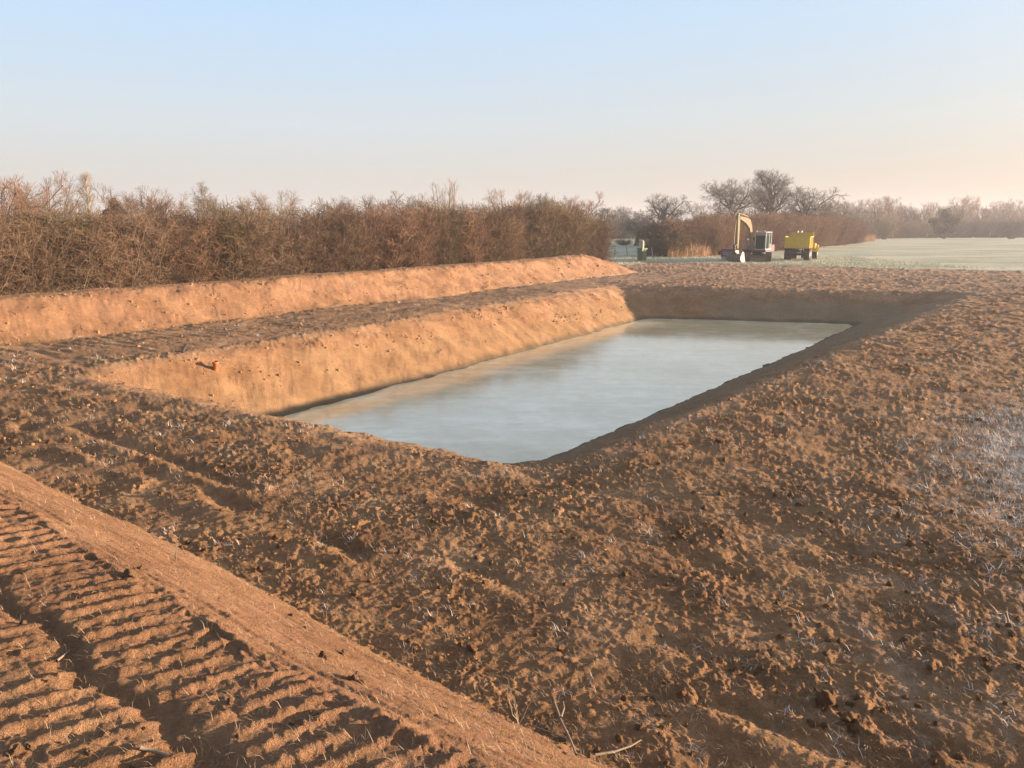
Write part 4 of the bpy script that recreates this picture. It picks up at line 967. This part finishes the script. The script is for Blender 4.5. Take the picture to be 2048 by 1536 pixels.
def stalk(label, u, v, n, h, seed):
    g = np.random.default_rng(seed); x, y = gpx(u, v); z = gz(x, y); o = thing('dry_plant', label, 'plant', (x, y, z))
    K = 5; P = np.zeros((n, K, 3)); a = g.random(n) * 6.28; tl = .15 + .4 * g.random(n); zz = np.linspace(-.02, 1, K)[None] * (h * (.5 + .5 * g.random((n, 1))))
    P[..., 2] = zz; P[..., 0] = np.cos(a)[:, None] * tl[:, None] * zz; P[..., 1] = np.sin(a)[:, None] * tl[:, None] * zz; P[:, 1:] += g.normal(size=(n, K - 1, 3)) * .006
    for k in range(n): vv, ff = tubes(P[k:k + 1], np.linspace(.0035, .0015, K)[None], 5); link('stem', np_mesh('stem', vv, [ff]), TW_PALE, o)
stalk('dry bent weed stalk standing on the lit strip of the near bund', 352, 1130, 4, .26, 3)
stalk('single dry stem standing in the brown soil beside the near bund', 352, 1058, 2, .16, 4)
stalk('spray of thin dry stems above the forked twig at bottom centre', 1036, 1450, 7, .32, 6)

# ------------------------------------------------------------------ clods of earth: the largest single pieces, then the crumbs
CL = []
for k in range(10):
    bm = bmesh.new(); bmesh.ops.create_icosphere(bm, subdivisions=3, radius=1); g = np.random.default_rng(300 + k)
    o3 = g.random(3) * 50; st = .75 + .5 * g.random(3)
    for v in bm.verts:
        p = np.array(v.co); q = p * 1.5 + o3
        n_ = noise(np.array([q[0] + q[2] * .7]), np.array([q[1] - q[2] * .6]), 7)[0] + .6 * noise(np.array([q[0] * 2.7 - q[2]]), np.array([q[1] * 2.7 + q[2] * 1.7]), 8)[0] + .5 * abs(noise(np.array([q[0] * 6 - q[2] * 3]), np.array([q[1] * 6 + q[2] * 4]), 9)[0]) + .05 * g.normal()
        v.co = Vector(p * st * (1 + .55 * n_))
    me = bpy.data.meshes.new('clod'); bm.to_mesh(me); bm.free(); me.materials.append(None); me.polygons.foreach_set('use_smooth', [True] * len(me.polygons)); CL.append(me)
def clod_mat(name, a, b_):
    m = M(name, .95, .12); v = m.coord('Object'); oi = m.n('ShaderNodeObjectInfo')
    m.base(m.mix(m.noise(v, 1.6, 5, .7), a, b_)); m.bump(m.noise(v, 5, 6, .75), .9, .25); return m.m
CLOD_M = clod_mat('clod_soil', (.22, .112, .05), (.42, .228, .108)); CLOD_R = clod_mat('clod_clay', (.27, .14, .07), (.48, .28, .15))
named = [(268, 1157, .085), (710, 1190, .05), (720, 1395, .10), (655, 1345, .09), (690, 1320, .055), (280, 1150, .05), (1650, 1405, .12), (1700, 1445, .09), (1625, 1450, .07),
         (1440, 990, .08), (100, 885, .09), (520, 1140, .05), (830, 1300, .06), (945, 1300, .08), (1120, 1300, .06), (1250, 1150, .06), (1820, 1090, .07), (1905, 1025, .06), (1240, 1480, .06), (1195, 1505, .05), (40, 905, .06)]
spots = [(*gpx(u, v), r * .55) for u, v, r in named]
gx_, gy_ = scatter_view(26000, 3.0, 30, 31); gr = .006 + .024 * np.random.default_rng(32).random(26000) ** 6
gr = gr * np.interp(np.hypot(gx_, gy_), [3, 12, 26], [.8, 1.25, 2.0])
zc, mk = terrain(gx_, gy_)
clus = ss(-.2, .5, fbm(gx_ / .7, gy_ / .7, 171, 3)) * (.25 + .75 * ss(-.35, .45, fbm(gx_ / 1.6, gy_ / 1.6, 31, 3)))
ok = (pond_d(gx_, gy_) < -.2) & (mk['grass'] < .3) & (np.random.default_rng(33).random(26000) < np.where(mk['red'] > .83, .015, 1 - .85 * mk['red']) * (.06 + .94 * clus))
gx_, gy_, gr, zc, rd = gx_[ok], gy_[ok], gr[ok], zc[ok], mk['red'][ok]
gb = np.random.default_rng(35); nb = 5200; tt = -8 + 52 * gb.random(nb); sq = 3.1 * gb.random(nb); hx, hy = T0[0] + TD[0] * tt + TN[0] * sq, T0[1] + TD[1] * tt + TN[1] * sq
nb2 = 3600; tt = 31 * gb.random(nb2); sq = 1.9 * gb.random(nb2) ** 1.3; hx = np.concatenate([hx, -10 + .50 * tt + .866 * sq]); hy = np.concatenate([hy, 18.1 + .866 * tt - .5 * sq])
zb_, mkb = terrain(hx, hy); kb = gb.random(len(hx)) < .05 + .95 * ss(.05, .55, fbm(hx / .9, hy / .9, 123, 3)); hr = (.010 + .040 * gb.random(len(hx)) ** 5) * np.interp(np.hypot(hx, hy), [20, 60], [.9, 1.6])
gx_ = np.concatenate([gx_, hx[kb]]); gy_ = np.concatenate([gy_, hy[kb]]); gr = np.concatenate([gr, hr[kb]]); zc = np.concatenate([zc, zb_[kb]]); rd = np.concatenate([rd, np.ones(kb.sum())])
order = np.argsort(-gr / np.hypot(gx_, gy_)); big = order[:279]; rest = order[279:]
allc = [(x, y, r, gz(x, y), 0.0) for x, y, r in spots] + [(gx_[i], gy_[i], gr[i], zc[i], rd[i]) for i in big]
for k, (x, y, r, z, rdd) in enumerate(allc):
    o = link('clod', CL[k % 10], None, ground, (x, y, z + r * .05)); o.scale = (r, r, r * .8)
    o.rotation_euler = (rng.random() * 6.28, rng.random() * 6.28, rng.random() * 6.28); o.material_slots[0].link = 'OBJECT'; o.material_slots[0].material = CLOD_R if rdd > .4 or k < 6 else CLOD_M
bm = bmesh.new(); bmesh.ops.create_icosphere(bm, subdivisions=1, radius=1); iv = np.array([v.co for v in bm.verts]); ifc = np.array([[v.index for v in f.verts] for f in bm.faces]); bm.free()
gk = np.random.default_rng(44); n = len(rest)
S_ = gr[rest][:, None, None]; vv = iv[None] * (1 + .38 * gk.normal(size=(n, len(iv), 1))) * (.7 + .6 * gk.random((n, 1, 3))) * S_
vv[..., 0] += gx_[rest][:, None]; vv[..., 1] += gy_[rest][:, None]; vv[..., 2] += (zc[rest] - gr[rest] * .05)[:, None]
ff = (ifc[None] + (np.arange(n) * len(iv))[:, None, None]).reshape(-1, 3)
cm_ = M('crumb_soil', .95, .12); cv_ = cm_.coord('Object'); cm_.base(cm_.ramp(cm_.noise(cv_, 3, 5, .7), [(.3, (.20, .098, .041)), (.7, (.42, .226, .107))])); cm_.bump(cm_.noise(cv_, 60, 5, .75), .8, .02)
link('crumbs', np_mesh('crumbs', vv.reshape(-1, 3), [ff], False), cm_.m, ground, kind='stuff')
